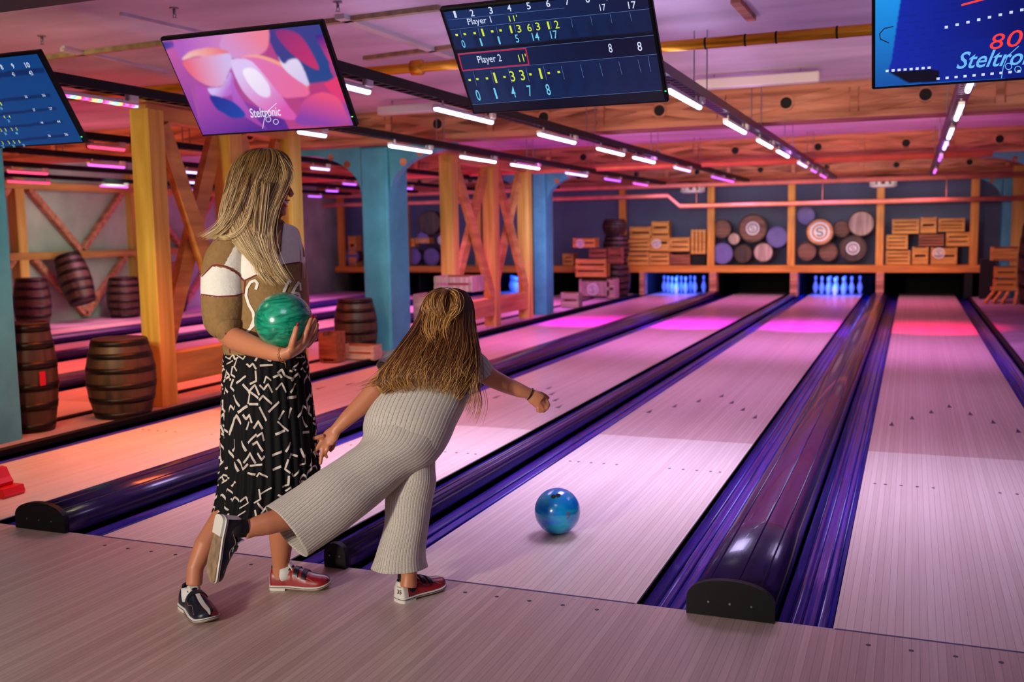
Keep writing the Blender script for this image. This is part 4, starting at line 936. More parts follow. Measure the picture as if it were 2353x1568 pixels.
# ---------------- bowling balls
def ballmat(name,c1,c2,sc=3):
    m=plain(name,c1,.22,0,0,coat=.6); nt=m.node_tree; p=nt.nodes['Principled BSDF']
    tc=nt.nodes.new('ShaderNodeTexCoord'); mp=nt.nodes.new('ShaderNodeMapping'); mp.inputs['Scale'].default_value=(2,2,7); mp.inputs['Rotation'].default_value=(.3,.3,0); L(nt,tc.outputs['Object'],mp.inputs[0])
    nz=nt.nodes.new('ShaderNodeTexNoise'); nz.inputs['Scale'].default_value=sc; nz.inputs['Detail'].default_value=6; nz.inputs['Distortion'].default_value=2.2; L(nt,mp.outputs[0],nz.inputs[0])
    cr=nt.nodes.new('ShaderNodeValToRGB'); cr.color_ramp.elements[0].position=.35; cr.color_ramp.elements[1].position=.68; cr.color_ramp.elements[0].color=c1; cr.color_ramp.elements[1].color=c2
    L(nt,nz.outputs[0],cr.inputs[0]); L(nt,cr.outputs[0],p.inputs['Base Color']); return m
M['ballblue']=ballmat('blue_ball',rgb(8,124,228),rgb(14,176,206),2.2); M['ballgreen']=ballmat('green_ball',rgb(2,96,76),rgb(36,168,128),5)
def ball(c,r,m,label,holes,num=None):
    t=thing('bowling_ball',c,label,'bowling ball'); c=Vector(c); b=MB(); b.sphere(c,r,48); b.build('ball_shell',M[m],t)
    for d in holes:
        d=Vector(d).normalized(); h=MB(); h.disc(c+d*(r-.01),c+d*(r+.0006),.0115,16); h.build('finger_hole',M['pit'],t)
    if num:
        tx,d,hgt=num; d=Vector(d).normalized(); V,Fc,ar=text2d(tx,0,.01); a=d.cross(Vector((0,0,1))).normalized(); a=-a; up=a.cross(d)*-1
        a,up=(RT-d*RT.dot(d)).normalized(),None; up=d.cross(a); h=MB()
        h.add([c+(d*r+a*(x*hgt*ar)+up*(y*hgt)).normalized()*(r+.001) for x,y in V],Fc); h.build('engraved_number',M['num'],t,fix=False)
    return t
M['num']=plain('number_paint',rgb(120,96,128),.5)
bd=4.72; bc=at(1281,1181,bd); bc.z=.1085
_d=lambda u,v:(at(u,v,4.72-.09)-at(1281,1181,4.72))
ball(bc,.1085,'ballblue','blue bowling ball rolling on the lane, with two finger holes and a number',[_d(1269,1139),_d(1283,1135)],('9',_d(1303,1190),.036))
GB=at(652,738,3.66)
ball(GB,.1055,'ballgreen','marbled green bowling ball held in the standing woman\'s arms',[Vector((.3,1,.5)),Vector((.5,1,.4))])
# red ramp foot at the left edge
p=atZ(10,1140,0); t=thing('ball_ramp',(p.x,p.y,0),'bright red plastic toy-like aid on the orange lane at the left edge','bowling aid')
M['redplastic']=plain('red_plastic',rgb(230,10,14),.4)
b=MB(); b.prism([Vector((p.x-.20+q[0],p.y-.06,.0+q[1])) for q in ((0,0),(.26,0),(.272,.02),(.26,.055),(.0,.055))],(0,.14,0)); b.build('foot',M['redplastic'],t)
b=MB(); b.prism([Vector((p.x-.20+q[0],p.y-.04,.0+q[1])) for q in ((.0,.05),(.2,.05),(.21,.075),(.19,.1),(.165,.15),(.13,.155),(.1,.13),(.0,.11))],(0,.1,0)); b.build('hump',M['redplastic'],t)
# ================================================================ PEOPLE
def cat(keys,n):
    k=np.array(keys,float); m=len(k); out=[]
    for i in range(n):
        t=i/(n-1)*(m-1); j=min(int(t),m-2); f=t-j
        p0,p1,p2,p3=k[max(j-1,0)],k[j],k[j+1],k[min(j+2,m-1)]
        out.append(.5*((2*p1)+(-p0+p2)*f+(2*p0-5*p1+4*p2-p3)*f*f+(-p0+3*p1-3*p2+p3)*f**3))
    return out
class Shape:
    """closed garment or hair volume: rings given by their two sides, a distance and a half depth"""
    def __init__(s,keys,n,exp=1.0):
        K=cat(keys,n); s.A=[at(k[0],k[1],k[4]) for k in K]; s.B=[at(k[2],k[3],k[4]) for k in K]; s.dr=[k[5] for k in K]; s.n=n; s.exp=exp
        s.C=[(a+b)/2 for a,b in zip(s.A,s.B)]; s.a=[(b-a)/2 for a,b in zip(s.A,s.B)]; s.b=[]
        for i in range(n):
            t=(s.C[min(i+1,n-1)]-s.C[max(i-1,0)]).normalized(); v=s.a[i].cross(t).normalized()
            if v.dot(FW)<0: v=-v
            s.b.append(v*s.dr[i])
    def p(s,x,th,off=0,q=0):
        x=max(0,x)*(s.n-1); j=min(int(x),s.n-2); f=x-j; over=max(0,f-1)
        if over: f=1+over
        c=s.C[j].lerp(s.C[j+1],f); a=s.a[j].lerp(s.a[j+1],f); b=s.b[j].lerp(s.b[j+1],f)
        cs,sn=math.cos(th),math.sin(th)
        if s.exp!=1: cs=math.copysign(abs(cs)**s.exp,cs); sn=math.copysign(abs(sn)**s.exp,sn)
        d=a*cs+b*sn; return c+d*(1+q)+(d.normalized()*off if off else Vector())
    def rings(s,m,f=None,rows=None):
        rows=rows or s.n
        return [[s.p(i/(rows-1),2*PI*j/m,0,(f(i/(rows-1),j/m) if f else 0)) for j in range(m)] for i in range(rows)]
def remeshed(mb,name,mats,parent,vox,smooth=2):
    o=mb.build(name+'_tmp',mats,None); md=o.modifiers.new('r','REMESH'); md.mode='VOXEL'; md.voxel_size=vox; md.use_smooth_shade=True
    sm=o.modifiers.new('s','SMOOTH'); sm.iterations=smooth*3; sm.factor=.5
    dg=bpy.context.evaluated_depsgraph_get(); dg.update(); me=bpy.data.meshes.new_from_object(o.evaluated_get(dg)); 
    bpy.data.objects.remove(o); me.name=name; ob=bpy.data.objects.new(name,me); COL.objects.link(ob)
    O=ORG[parent.name]; me.transform(Matrix.Translation(-O)); 
    ob.parent=parent; ORG[ob.name]=O
    me.materials.clear(); me.materials.append(mats if not isinstance(mats,list) else mats[0])
    return ob
def bvh(ob):
    O=ORG[ob.name]; me=ob.data
    return BVHTree.FromPolygons([v.co+O for v in me.vertices],[tuple(p.vertices) for p in me.polygons])
def onsurf(tree,u,v,off=.0015):
    h=tree.ray_cast(CAM,ray(u,v).normalized())
    if h[0] is None: return None
    n=h[1] if h[1].dot(ray(u,v))<0 else -h[1]
    return h[0]+n*off,n
def stroke(mb,tree,pts,w,off=.0015,m=0,step=4):
    """sewn or printed ribbon lying on a garment"""
    P=[]
    for (a,b),(c,d) in zip(pts[:-1],pts[1:]):
        k=max(1,int(math.hypot(c-a,d-b)/step)); P+=[(a+(c-a)*i/k,b+(d-b)*i/k) for i in range(k)]
    P.append(pts[-1]); L_=[]
    for p in P:
        h=onsurf(tree,p[0],p[1],off)
        if h: L_.append(h)
    if len(L_)<2: return
    V=[];Fc=[]
    for i,(q,n) in enumerate(L_):
        t=(L_[min(i+1,len(L_)-1)][0]-L_[max(i-1,0)][0]).normalized(); s_=t.cross(n).normalized()*w/2
        V+=[q+s_,q-s_]
        if i: Fc.append((2*i-2,2*i-1,2*i+1,2*i))
    mb.add(V,Fc,m,True)
skin,nt,p_=nodes('skin'); p_.inputs['Base Color'].default_value=rgb(194,124,88); p_.inputs['Roughness'].default_value=.45; p_.inputs['Subsurface Weight'].default_value=.12; p_.inputs['Subsurface Radius'].default_value=(.02,.008,.004); p_.inputs['Subsurface Scale'].default_value=.5
tcn=nt.nodes.new('ShaderNodeTexCoord'); nzn=nt.nodes.new('ShaderNodeTexNoise'); nzn.inputs['Scale'].default_value=160; L(nt,tcn.outputs['Object'],nzn.inputs[0])
bpn=nt.nodes.new('ShaderNodeBump'); bpn.inputs['Strength'].default_value=.12; bpn.inputs['Distance'].default_value=.002; L(nt,nzn.outputs[0],bpn.inputs['Height']); L(nt,bpn.outputs[0],p_.inputs['Normal'])
M['skin']=skin
M['nail']=plain('red_nail',rgb(140,14,28),.2); M['gold']=plain('gold',rgb(212,170,90),.25,1); M['lip']=plain('lip',rgb(190,70,70),.4); M['teeth']=plain('teeth',rgb(240,235,228),.3)
M['dark']=plain('dark_lash',rgb(24,16,14),.5); M['khaki']=plain('khaki_knit',rgb(146,112,66),.9,0,.14,60,.35); M['cream']=plain('cream_knit',rgb(236,232,216),.9,0,.05,60,.3)
M['maroon']=plain('maroon_piping',rgb(120,28,34),.8); M['skirt']=plain('black_satin',rgb(12,11,14),.8,spec=.2); M['print']=plain('cream_print',rgb(205,192,178),.7)
M['hairblond']=attmat('blond_hair',[(0,rgb(56,36,12)),(.5,rgb(138,100,46)),(1,rgb(236,208,156))],.42)
M['hairbrown']=attmat('brown_hair',[(0,rgb(38,16,10)),(.5,rgb(112,64,28)),(1,rgb(226,172,92))],.42)
M['tie']=plain('hair_tie',rgb(220,200,200),.6); M['sockw']=plain('white_sock',rgb(225,222,218),.9,0,.05,80,.2); M['sockb']=plain('black_sock',rgb(18,17,20),.9)
def px(*pts): return [at(*p) for p in pts]
def strands(mb,sh,count,s0,s1,r,wav=.02,q=(.0,.05),bright=(.1,.6),tip=.35,thr=(0,2*PI),seg=22,seed=1,down=None,conv=0):
    R=random.Random(seed)
    for _ in range(count):
        th=R.uniform(*thr); a=R.uniform(*s0); b=R.uniform(*s1); dth=R.gauss(0,.12); ph=R.uniform(0,6.28); fr=R.uniform(.6,1.8); qq=R.uniform(*q); br=R.uniform(*bright); w=R.uniform(.3,1)*wav
        P=[];A=[];rr=R.uniform(.6,1.2)*r; RR=[]
        for i in range(seg):
            f=i/(seg-1); x=a+(b-a)*f
            P.append(sh.p(x,th+dth*f*.6+w*8*math.sin(ph+fr*6*f)*.4*f,0,qq+.02*math.sin(ph*2+fr*5*f)))
            A.append(min(1,max(0,br+tip*f+.05*math.sin(ph+9*f)))); RR.append(rr*(1-.75*f**3)*(.5+.5*min(1,f*8)))
        mb.tube(P,RR,5,0,True,True,att=A)
def locks(mb,paths,count,r,spread=(3,.015),bright=(.3,.9),seed=3,tip=.3,seg=20):
    R=random.Random(seed)
    for _ in range(count):
        k=R.randrange(len(paths)); path=paths[k]; ou=R.gauss(0,spread[0]); ov=R.gauss(0,spread[0]*.5); od=R.gauss(0,spread[1]); br=R.uniform(*bright); fan=R.gauss(0,1)
        C_=cat(path,seg); P=[];A=[];RR=[]; ph=R.uniform(0,6)
        for i,c in enumerate(C_):
            f=i/(seg-1); P.append(at(c[0]+ou+fan*spread[0]*f*1.2+1.5*math.sin(ph+5*f),c[1]+ov+fan*spread[0]*f*.7,c[2]+od)); A.append(min(1,max(0,br+tip*f))); RR.append(r*(1-.8*f**3)*R.uniform(.8,1.1))
        mb.tube(P,RR,5,0,True,True,att=A)
# ---------------------------------------------------------------- shoes
M['shoered']=plain('shoe_red',rgb(150,26,32),.38,0,.15,30,.1); M['shoenavy']=plain('shoe_navy',rgb(20,26,40),.38,0,.15,30,.1); M['shoewhite']=plain('shoe_white',rgb(222,218,206),.5)
M['sole']=plain('sole_suede',rgb(150,124,96),.85,0,.45,26,.2); M['stitch']=plain('stitching',rgb(170,130,120),.7)
def shoe(name,heel,toe,up,Ln,label,camside='r',sock='sockw',text=None,strap=2,wid=.092,owner=None):
    X=(toe-heel).normalized(); Z=(up-X*up.dot(X)).normalized(); Y=Z.cross(X)
    t=thing(name,heel,label,'shoe','bowling shoes')
    T=lambda x,y,z: heel+X*(x*Ln)+Y*y+Z*z
    def wl(x): # half widths (inner, outer) of the footprint
        base=math.sqrt(max(0,1-((x-.06)/.06)**2)) if x<.06 else (math.sqrt(max(0,1-((x-.80)/.2)**2.4)) if x>.8 else 1)
        w=.36+.14*min(1,max(0,(x-.3)/.35))+.04*math.cos((x-.15)*8)*(x<.35)
        return max(.02,base)*w*wid
    xs=[0,.006,.02,.04,.06,.1,.16,.22,.3,.38,.46,.54,.62,.7,.76,.82,.87,.91,.945,.97,.988,.997,1.0]
    def spring(x): return .012*max(0,(x-.72)/.28)**2*Ln/.26
    # outsole rim and heel block
    b=MB(); rings=[]
    for x in xs:
        w=wl(x)*1.07+.002; z0=.010+spring(x); z1=.020+spring(x); rings.append([T(x,w,z0),T(x,w+.001,(z0+z1)/2),T(x,w,z1),T(x,-w,z1),T(x,-w-.001,(z0+z1)/2),T(x,-w,z0)])
    b.loft(rings,0,True); b.build('sole_rim',M['shoewhite'],t)
    b=MB(); rings=[]
    for x in xs:
        w=wl(x)*1.02; z0=.006+spring(x); z1=.0105+spring(x); rings.append([T(x,w,z0),T(x,w,z1),T(x,-w,z1),T(x,-w,z0)])
    b.loft(rings,0,False); b.build('outsole',M['sole'],t)
    b=MB(); rings=[]
    for x in [0,.006,.02,.04,.06,.1,.16,.22,.27,.29]:
        w=wl(x)*1.07+.001; z0=.0; z1=.0102; rings.append([T(x,w,z0),T(x,w,z1),T(x,-w,z1),T(x,-w,z0)])
    b.loft(rings,0,False); b.build('heel_block',M['shoewhite'],t)
    b=MB(); rings=[]
    for x in xs: 
        w=wl(x)*1.085+.003; z=.0148+spring(x); rings.append([T(x,w,z-.0012),T(x,w,z+.0012),T(x,-w,z+.0012),T(x,-w,z-.0012)])
    b.loft(rings,0,False); b.build('rim_line',M['shoenavy'],t)
    # upper
    k=Ln/.26
    def hz(x): 
        pts=[(0,.05),(.03,.068),(.1,.070),(.2,.062),(.3,.060),(.4,.072),(.5,.066),(.6,.054),(.7,.045),(.8,.039),(.9,.032),(.96,.024),(1,.010)]
        for (a,ha),(c,hc) in zip(pts[:-1],pts[1:]):
            if x<=c: return (ha+(hc-ha)*(x-a)/(c-a))*k
        return .01*k
    n=28; up_=MB(); grid=[]; xx=[i/60 for i in range(61)]
    for x in xx:
        w=wl(min(.998,max(.003,x))); h=hz(x); r=[]
        for j in range(n+1):
            a=PI*j/n; e=.75 if x>.35 else .6
            yy=math.copysign(abs(math.cos(a))**e,math.cos(a))*w*(1-.25*(math.sin(a)**3)*(x<.4)); r.append(T(x*.985+.006,yy,.018+spring(x)+h*math.sin(a)**.8))
        grid.append(r)
    V=[q for r in grid for q in r]; groups={0:[],1:[],2:[],3:[]}
    for i in range(60):
        for j in range(n):
            f=(i*(n+1)+j,i*(n+1)+j+1,(i+1)*(n+1)+j+1,(i+1)*(n+1)+j); x=(i+.5)/60; c=(j+.5)/n
            if x<.13 and text: g_=2
            elif x<.04: g_=2
            elif x>.5 and abs(c-.5)<.018: g_=2
            elif c<.5-(.14 if x>.55 else 0): g_=0
            elif c<.5: g_=3
            else: g_=1
            groups[g_].append(f)
    side={'l':(M['shoenavy'],M['shoered']),'r':(M['shoered'],M['shoenavy'])}[camside]
    for g_,fs in groups.items(): up_.add(V,fs,g_,True) if False else None
    up_.add(V,[f for g_ in groups for f in groups[g_]],0,True); up_.m=[g_ for g_ in groups for f in groups[g_]]
    up_.add([T(.006,0,.02)]+[q for q in grid[0]],[(0,j+1,j+2) for j in range(n)],2); up_.build('upper',[side[0],side[1],M['shoewhite'],M['shoenavy']],t)
    # collar, tongue, straps, stitching
    b=MB(); ring=[]
    for i in range(25):
        a=2*PI*i/24; x=.215+.17*math.cos(a); ring.append(T(x,.55*wl(.25)*1.25*math.sin(a),hz(max(0,x))+.016+.006*math.cos(a)**2))
    b.tube(ring,.005,6); b.build('collar',M['shoenavy'] if sock!='sockw' else side[1] if camside=='r' else M['shoenavy'],t)
    b=MB(); b.loft([[T(.34+.04*q,y*.024,hz(.4)+.018+.014*(1-q)+z) for y,z in ((-1,0),(-.5,.004),(.5,.004),(1,0),(.5,-.004),(-.5,-.004))] for q in (0,1,2,3)],0,True); b.build('tongue',M['shoewhite'],t)
    for s_ in range(strap):
        x=.47+.13*s_; b=MB(); rr=[]
        for j in range(5,24):
            a=PI*j/n; w=wl(x); r0=[]
            for dx,o in ((-.035,.0),(-.035,.005),(.035,.005),(.035,0)):
                h=hz(x+dx); ww=wl(x+dx); r0.append(T(x+dx,math.copysign(abs(math.cos(a))**.75,math.cos(a))*(ww+o),.018+(h+o)*math.sin(a)**.8))
            rr.append(r0)
        b.loft(rr,0,False); b.build('strap',M['shoenavy'],t)
    for sd in (-1,1):
        b=MB(); P=[]
        for i in range(26):
            x=.2+.62*i/25; a=(PI*.13+PI*.12*math.sin(i/25*PI*2.0)**2); a=a if sd>0 else PI-a
            w=wl(x); P.append(T(x,math.copysign(abs(math.cos(a))**.75,math.cos(a))*w*1.01,.0185+hz(x)*1.01*math.sin(a)**.8))
        b.tube(P,.0009,5); b.build('stitching',M['stitch'],t)
    if text:
        V,Fc,ar=text2d('35',0,.02); b=MB()
        def wrap(y,z): # wrap writing around the back and camera side of the heel
            ang=y/(.36*wid); 
            return T(.05-.052*math.cos(ang),-.0005-math.sin(ang)*.372*wid-0.0006,z)
        b.add([wrap(.014+x*.022,.045+y*.017) for x,y in V],Fc); b.build('size_number',M['dark'],t,fix=False)
        V,Fc,ar=text2d('STRIKE',0,.0); b=MB(); b.add([wrap(.014+x*.024,.064+y*.005) for x,y in V],Fc); b.build('heel_writing',M['dark'],t,fix=False)
    return t,T
UPZ=Vector((0,0,1))
# ================================================================ STANDING WOMAN
wo=thing('person',(-.33,-.5,0),'standing woman, long blond hair, khaki and cream sweater, black patterned skirt, holding green ball','person')
B=MB()
# head, jaw, neck
B.loft(Shape([(578,352,636,350,3.90,.03),(560,366,652,362,3.90,.06),(550,386,662,380,3.90,.075),(546,408,666,402,3.90,.079),(547,428,663,424,3.90,.078),(552,447,661,444,3.90,.074),(562,464,659,462,3.90,.066),(578,480,657,478,3.90,.056),(596,494,654,490,3.90,.044),(612,503,645,500,3.90,.028)],26).rings(32))
B.tube(px((655,420,3.90),(664,436,3.90),(671,447,3.90),(668,452,3.90)),[.010,.011,.0105,.006],12)
B.ell(at(668,451,3.892),[RT*.008,UP*.006,FW*.014],14)
B.ell(at(658,408,3.89),[RT*.014,UP*.014,FW*.04],14)
B.ell(at(645,452,3.858),[RT*.026,UP*.022,FW*.022],14)   # cheek
B.ell(at(650,489,3.89),[RT*.014,UP*.013,FW*.02],14)
B.tube(px((612,470,3.91),(616,505,3.925),(620,540,3.93)),[.056,.05,.065],20)
# trunk inside the clothes
TS=Shape([(590,530,660,528,3.93,.05),(548,545,680,543,3.93,.085),(532,580,684,578,3.92,.105),(532,640,684,640,3.92,.105),(538,700,682,700,3.92,.10),(530,760,688,760,3.92,.11),(524,820,694,820,3.92,.115),(524,880,694,880,3.92,.12),(534,930,690,930,3.92,.11),(560,960,670,960,3.92,.08)],22)
B.loft(TS.rings(28))
# legs
B.tube(px((575,880,3.92),(570,960,3.92),(562,1060,3.92),(549,1125,3.90),(517,1185,3.86),(470,1255,3.785),(449,1305,3.755),(446,1345,3.75)),[.085,.08,.064,.052,.048,.041,.031,.030],22)
B.tube(px((650,880,3.94),(650,1000,3.96),(648,1090,3.98),(648,1160,4.0),(647,1220,4.02),(646,1265,4.035),(645,1300,4.045),(643,1330,4.05)),[.085,.08,.06,.054,.052,.042,.033,.032],22)
# right arm
B.tube(px((538,560,3.88),(520,620,3.85),(510,690,3.83),(512,740,3.81),(526,768,3.79)),[.05,.046,.042,.04,.042],18)
B.tube(px((518,766,3.80),(545,782,3.75),(575,794,3.70),(612,806,3.635),(640,814,3.59),(655,815,3.575)),[.040,.044,.040,.033,.027,.025],20)
B.tube(px((648,815,3.580),(664,812,3.575),(684,800,3.59),(702,785,3.61)),[(.025,.022),(.033,.02),(.040,.018),(.037,.014)],18,flat=-FW+UP*.2)
FG=[[(668,806,3.563),(672,788,3.545),(678,768,3.538),(683,749,3.546)],[(694,792,3.583),(702,768,3.568),(709,750,3.575),(716,732,3.598)],[(702,788,3.60),(714,765,3.595),(721,748,3.61),(724,733,3.632)],[(706,790,3.625),(719,772,3.63),(726,757,3.645),(728,742,3.665)],[(703,798,3.645),(716,786,3.655),(724,774,3.67),(728,764,3.685)]]
for q,r in zip(FG,(.0115,.0098,.0098,.0092,.008)): B.tube(px(*q),[r*1.25,r*1.1,r,r*.85],12)
# left arm behind the ball
B.tube(px((668,560,4.0),(684,640,4.03),(690,700,4.03),(694,735,4.0)),[.045,.042,.038,.036],16)
B.tube(px((694,735,4.0),(702,755,3.93),(706,772,3.86),(703,778,3.82)),[.036,.033,.027,.023],16)
B.tube(px((704,776,3.83),(702,782,3.79),(700,788,3.75)),[(.026,.018),(.036,.016),(.034,.013)],14)
LG=[[(712,776,3.77),(724,768,3.742),(729,760,3.72)],[(714,768,3.775),(727,756,3.75),(730,745,3.73)],[(708,784,3.76),(720,781,3.73),(727,776,3.705)]]
for q in LG: B.tube(px(*q),[.0095,.009,.0075],10)
wb=remeshed(B,'body',M['skin'],wo,.0042,2)
WB=bvh(wb)
# nails
for q in FG+LG:
    a_=at(*q[-1]); d=(a_-at(*q[-2])).normalized(); nrm=(-ray(q[-1][0],q[-1][1])).normalized(); nrm=(nrm-d*nrm.dot(d)).normalized(); s_=d.cross(nrm)
    b=MB(); b.ell(a_+d*.004+nrm*.0062,[s_*.0052,d*.0085,nrm*.0022],12); b.build('nail',M['nail'],wo)
# face details
b=MB(); b.tube(px((648,457,3.842),(655,461,3.85),(662,461,3.868),(665,460,3.885)),[.0015,.003,.0035,.003],8); b.build('upper_lip',M['lip'],wo)
b=MB(); b.tube(px((648,459,3.842),(652,469,3.848),(657,474,3.86),(660,474,3.88)),[.0015,.003,.004,.003],8); b.build('lower_lip',M['lip'],wo)
b=MB(); b.tube(px((650,460,3.846),(655,465,3.852),(661,466,3.87)),[.002,.0045,.004],8); b.build('teeth',M['teeth'],wo)
b=MB(); b.tube(px((650,431,3.842),(656,429,3.85),(663,432,3.875)),[.001,.0022,.0012],8); b.build('eyelashes',M['dark'],wo)
b=MB(); b.tube(px((650,416,3.838),(658,412,3.852),(666,415,3.88)),[.0012,.0024,.0012],8); b.build('eyebrow',M['hairb_dark'] if 'hairb_dark' in M else M['dark'],wo)
# ---- sweater
SW=Shape([(588,517,652,513,3.93,.062),(560,523,674,519,3.93,.085),(538,534,686,530,3.93,.112),(524,556,692,552,3.92,.126),(518,590,695,588,3.92,.132),(517,640,698,640,3.92,.135),(518,690,700,690,3.92,.14),(519,740,701,740,3.92,.144),(513,780,703,780,3.92,.146),(514,800,702,800,3.92,.138),(517,816,701,816,3.92,.134)],80)
fold=lambda x,t:.012*math.sin(x*9+t*12)*math.sin(t*2*PI*3)*min(1,x*3)+(.008*math.cos(t*2*PI*60) if x>.93 else 0)
SV=Shape([(540,527,592,545,3.88,.045),(516,535,580,562,3.86,.066),(494,553,572,588,3.85,.076),(474,583,567,618,3.84,.08),(465,618,566,645,3.835,.082),(462,655,567,668,3.83,.083),(463,695,567,694,3.82,.082),(465,728,563,717,3.81,.078),(471,752,558,733,3.80,.07),(484,771,553,741,3.79,.062),(500,778,550,747,3.785,.052)],64)
sfold=lambda x,t:.035*math.sin(x*34+t*5)*max(0,(x-.6))*2*math.sin(t*PI*2+1)+.01*math.sin(t*14+x*5)
SL=Shape([(650,535,684,540,3.99,.05),(655,580,698,575,4.01,.06),(662,630,702,625,4.02,.06),(664,680,703,680,4.02,.055),(672,712,702,712,4.01,.045)],30)
def inpoly(u,v,poly):
    c=False;n=len(poly)
    for i in range(n):
        (xa,ya),(xb,yb)=poly[i],poly[(i+1)%n]
        if (ya>v)!=(yb>v) and u<(xb-xa)*(v-ya)/(yb-ya)+xa: c=not c
    return c
def proj(p):
    d=p-CAM; k=d.dot(FW); return 1176.5+F*d.dot(RT)/k,784-F*d.dot(UP)/k
yokeR=[(640,500),(720,500),(720,604),(690,603),(660,607),(634,613),(630,600),(645,578),(647,560),(640,535)]
yokeL=[(546,553),(560,545),(600,548),(612,580),(625,600),(600,628),(562,645),(558,640),(552,628),(538,618),(515,610)]
def sweater_mat(c,nrm,part):
    u,v=proj(c)
    if part=='torso':
        if nrm.dot(FW)<0: return 1 if (inpoly(u,v,yokeR) or inpoly(u,v,yokeL)) else 0
        return 1 if (v<606 and v>545) else 0
    if part=='sleeve':
        top=609+ (8 if u<500 else 0); return 1 if (lineat([(455,640),(488,612),(520,617),(545,630),(572,655)],u)<v<lineat([(455,677),(500,683),(545,680),(575,672)],u)) else (1 if inpoly(u,v,yokeL) and nrm.dot(FW)<0 else 0)
    return 1 if 590<v<640 else 0
def lineat(P,u):
    if u<=P[0][0]: return P[0][1]
    for (a,b_),(c,d) in zip(P[:-1],P[1:]):
        if u<=c: return b_+(d-b_)*(u-a)/(c-a)
    return P[-1][1]
sw=MB()
for shp,rows,m,f,part in ((SW,190,220,fold,'torso'),(SV,150,170,sfold,'sleeve'),(SL,40,50,None,'far')):
    b=MB(); b.loft(shp.rings(m,f,rows)); cs=[]
    base=len(sw.v); sw.v+=b.v; sw.att+=b.att
    for fc in b.f:
        P=[b.v[i] for i in fc]; c=sum(P,Vector())/len(P); n_=(P[1]-P[0]).cross(P[2]-P[0]).normalized()
        cc=shp.C[min(range(shp.n),key=lambda i:(shp.C[i]-c).length)]
        if n_.dot(c-cc)<0: n_=-n_
        sw.f.append(tuple(i+base for i in fc)); sw.m.append(sweater_mat(c,n_,part)); sw.sm.append(True)
# collar: soft band round the neck and the cuffs
sw.loft(Shape([(592,512,650,506,3.925,.058),(588,520,655,514,3.925,.066),(592,526,652,520,3.925,.066)],8).rings(40),0)
sw.loft(Shape([(494,757,554,738,3.79,.06),(495,768,554,747,3.785,.062),(500,777,552,754,3.78,.057),(505,777,550,755,3.78,.045)],8).rings(40),0)
so=sw.build('sweater',[M['khaki'],M['cream']],wo); ST=bvh(so)
b=MB()
for ln in ([(464,636),(488,611),(498,609),(520,613),(545,628),(560,646)],[(463,677),(500,682),(540,680),(565,673)],[(562,645),(590,632)],[(634,613),(660,607),(689,603)],[(563,646),(562,672)],[(690,575),(691,603),(692,640)],[(518,765),(527,790),(529,812)]):
    stroke(b,ST,ln,.005,.0018)
b.build('piping',M['maroon'],so,fix=False)
b=MB()
for ln in ([(588,666),(592,652),(586,645),(576,649),(568,663),(566,680),(572,700),(582,718),(584,735),(576,755),(566,766)],[(584,735),(592,722),(596,716)],[(576,755),(588,742),(600,735)],[(668,650),(664,645),(658,655),(650,675),(640,690)],[(640,690),(634,704)],[(686,648),(678,660),(666,682),(660,700)],[(672,672),(686,676),(690,690)],[(688,650),(690,668)]):
    stroke(b,ST,ln,.011,.003)
b.build('letter_stitching',M['cream'],so,fix=False)
# dark scarf tie at the neck opening
b=MB(); b.loft(Shape([(618,520,652,514,3.83,.012),(622,545,648,540,3.80,.012),(624,570,646,565,3.785,.012),(622,592,638,588,3.782,.008)],14).rings(20)); b.build('neck_tie',plain('tie_brown',rgb(96,62,48),.8,0,.2,40,.3),wo)
# ---- skirt
SK=Shape([(517,806,700,806,3.92,.130),(515,840,706,838,3.92,.138),(513,890,712,886,3.92,.148),(512,950,719,944,3.92,.156),(511,1010,725,1002,3.92,.162),(509,1070,730,1060,3.92,.168),(505,1120,732,1108,3.92,.172),(497,1165,726,1150,3.92,.172),(488,1203,716,1184,3.92,.168)],60)
pl=lambda x,t:(.008+.028*x)*math.cos(2*PI*t*34+1.5*math.sin(x*3))+.014*x*math.sin(2*PI*t*5+x*3)
b=MB(); b.loft(SK.rings(272,pl,60),0,True,cap=False)
top=[SK.p(0,2*PI*j/40) for j in range(40)]; b.add(top,[tuple(range(40))],0)
R_=random.Random(11); shapes=[[(-.02,.012),(0,-.012),(.012,0)],[(-.022,0),(-.008,.012),(.022,-.012)],[(-.014,.018),(.014,-.018)],[(-.02,-.01),(-.004,.01),(.006,-.006),(.02,.004)],[(-.01,.02),(-.012,-.01),(.008,-.018)],[(-.02,.006),(.018,-.004)],[(-.018,-.012),(.0,.014),(.02,-.01)],[(-.012,-.012),(.012,.014)]]
nrow=22; 
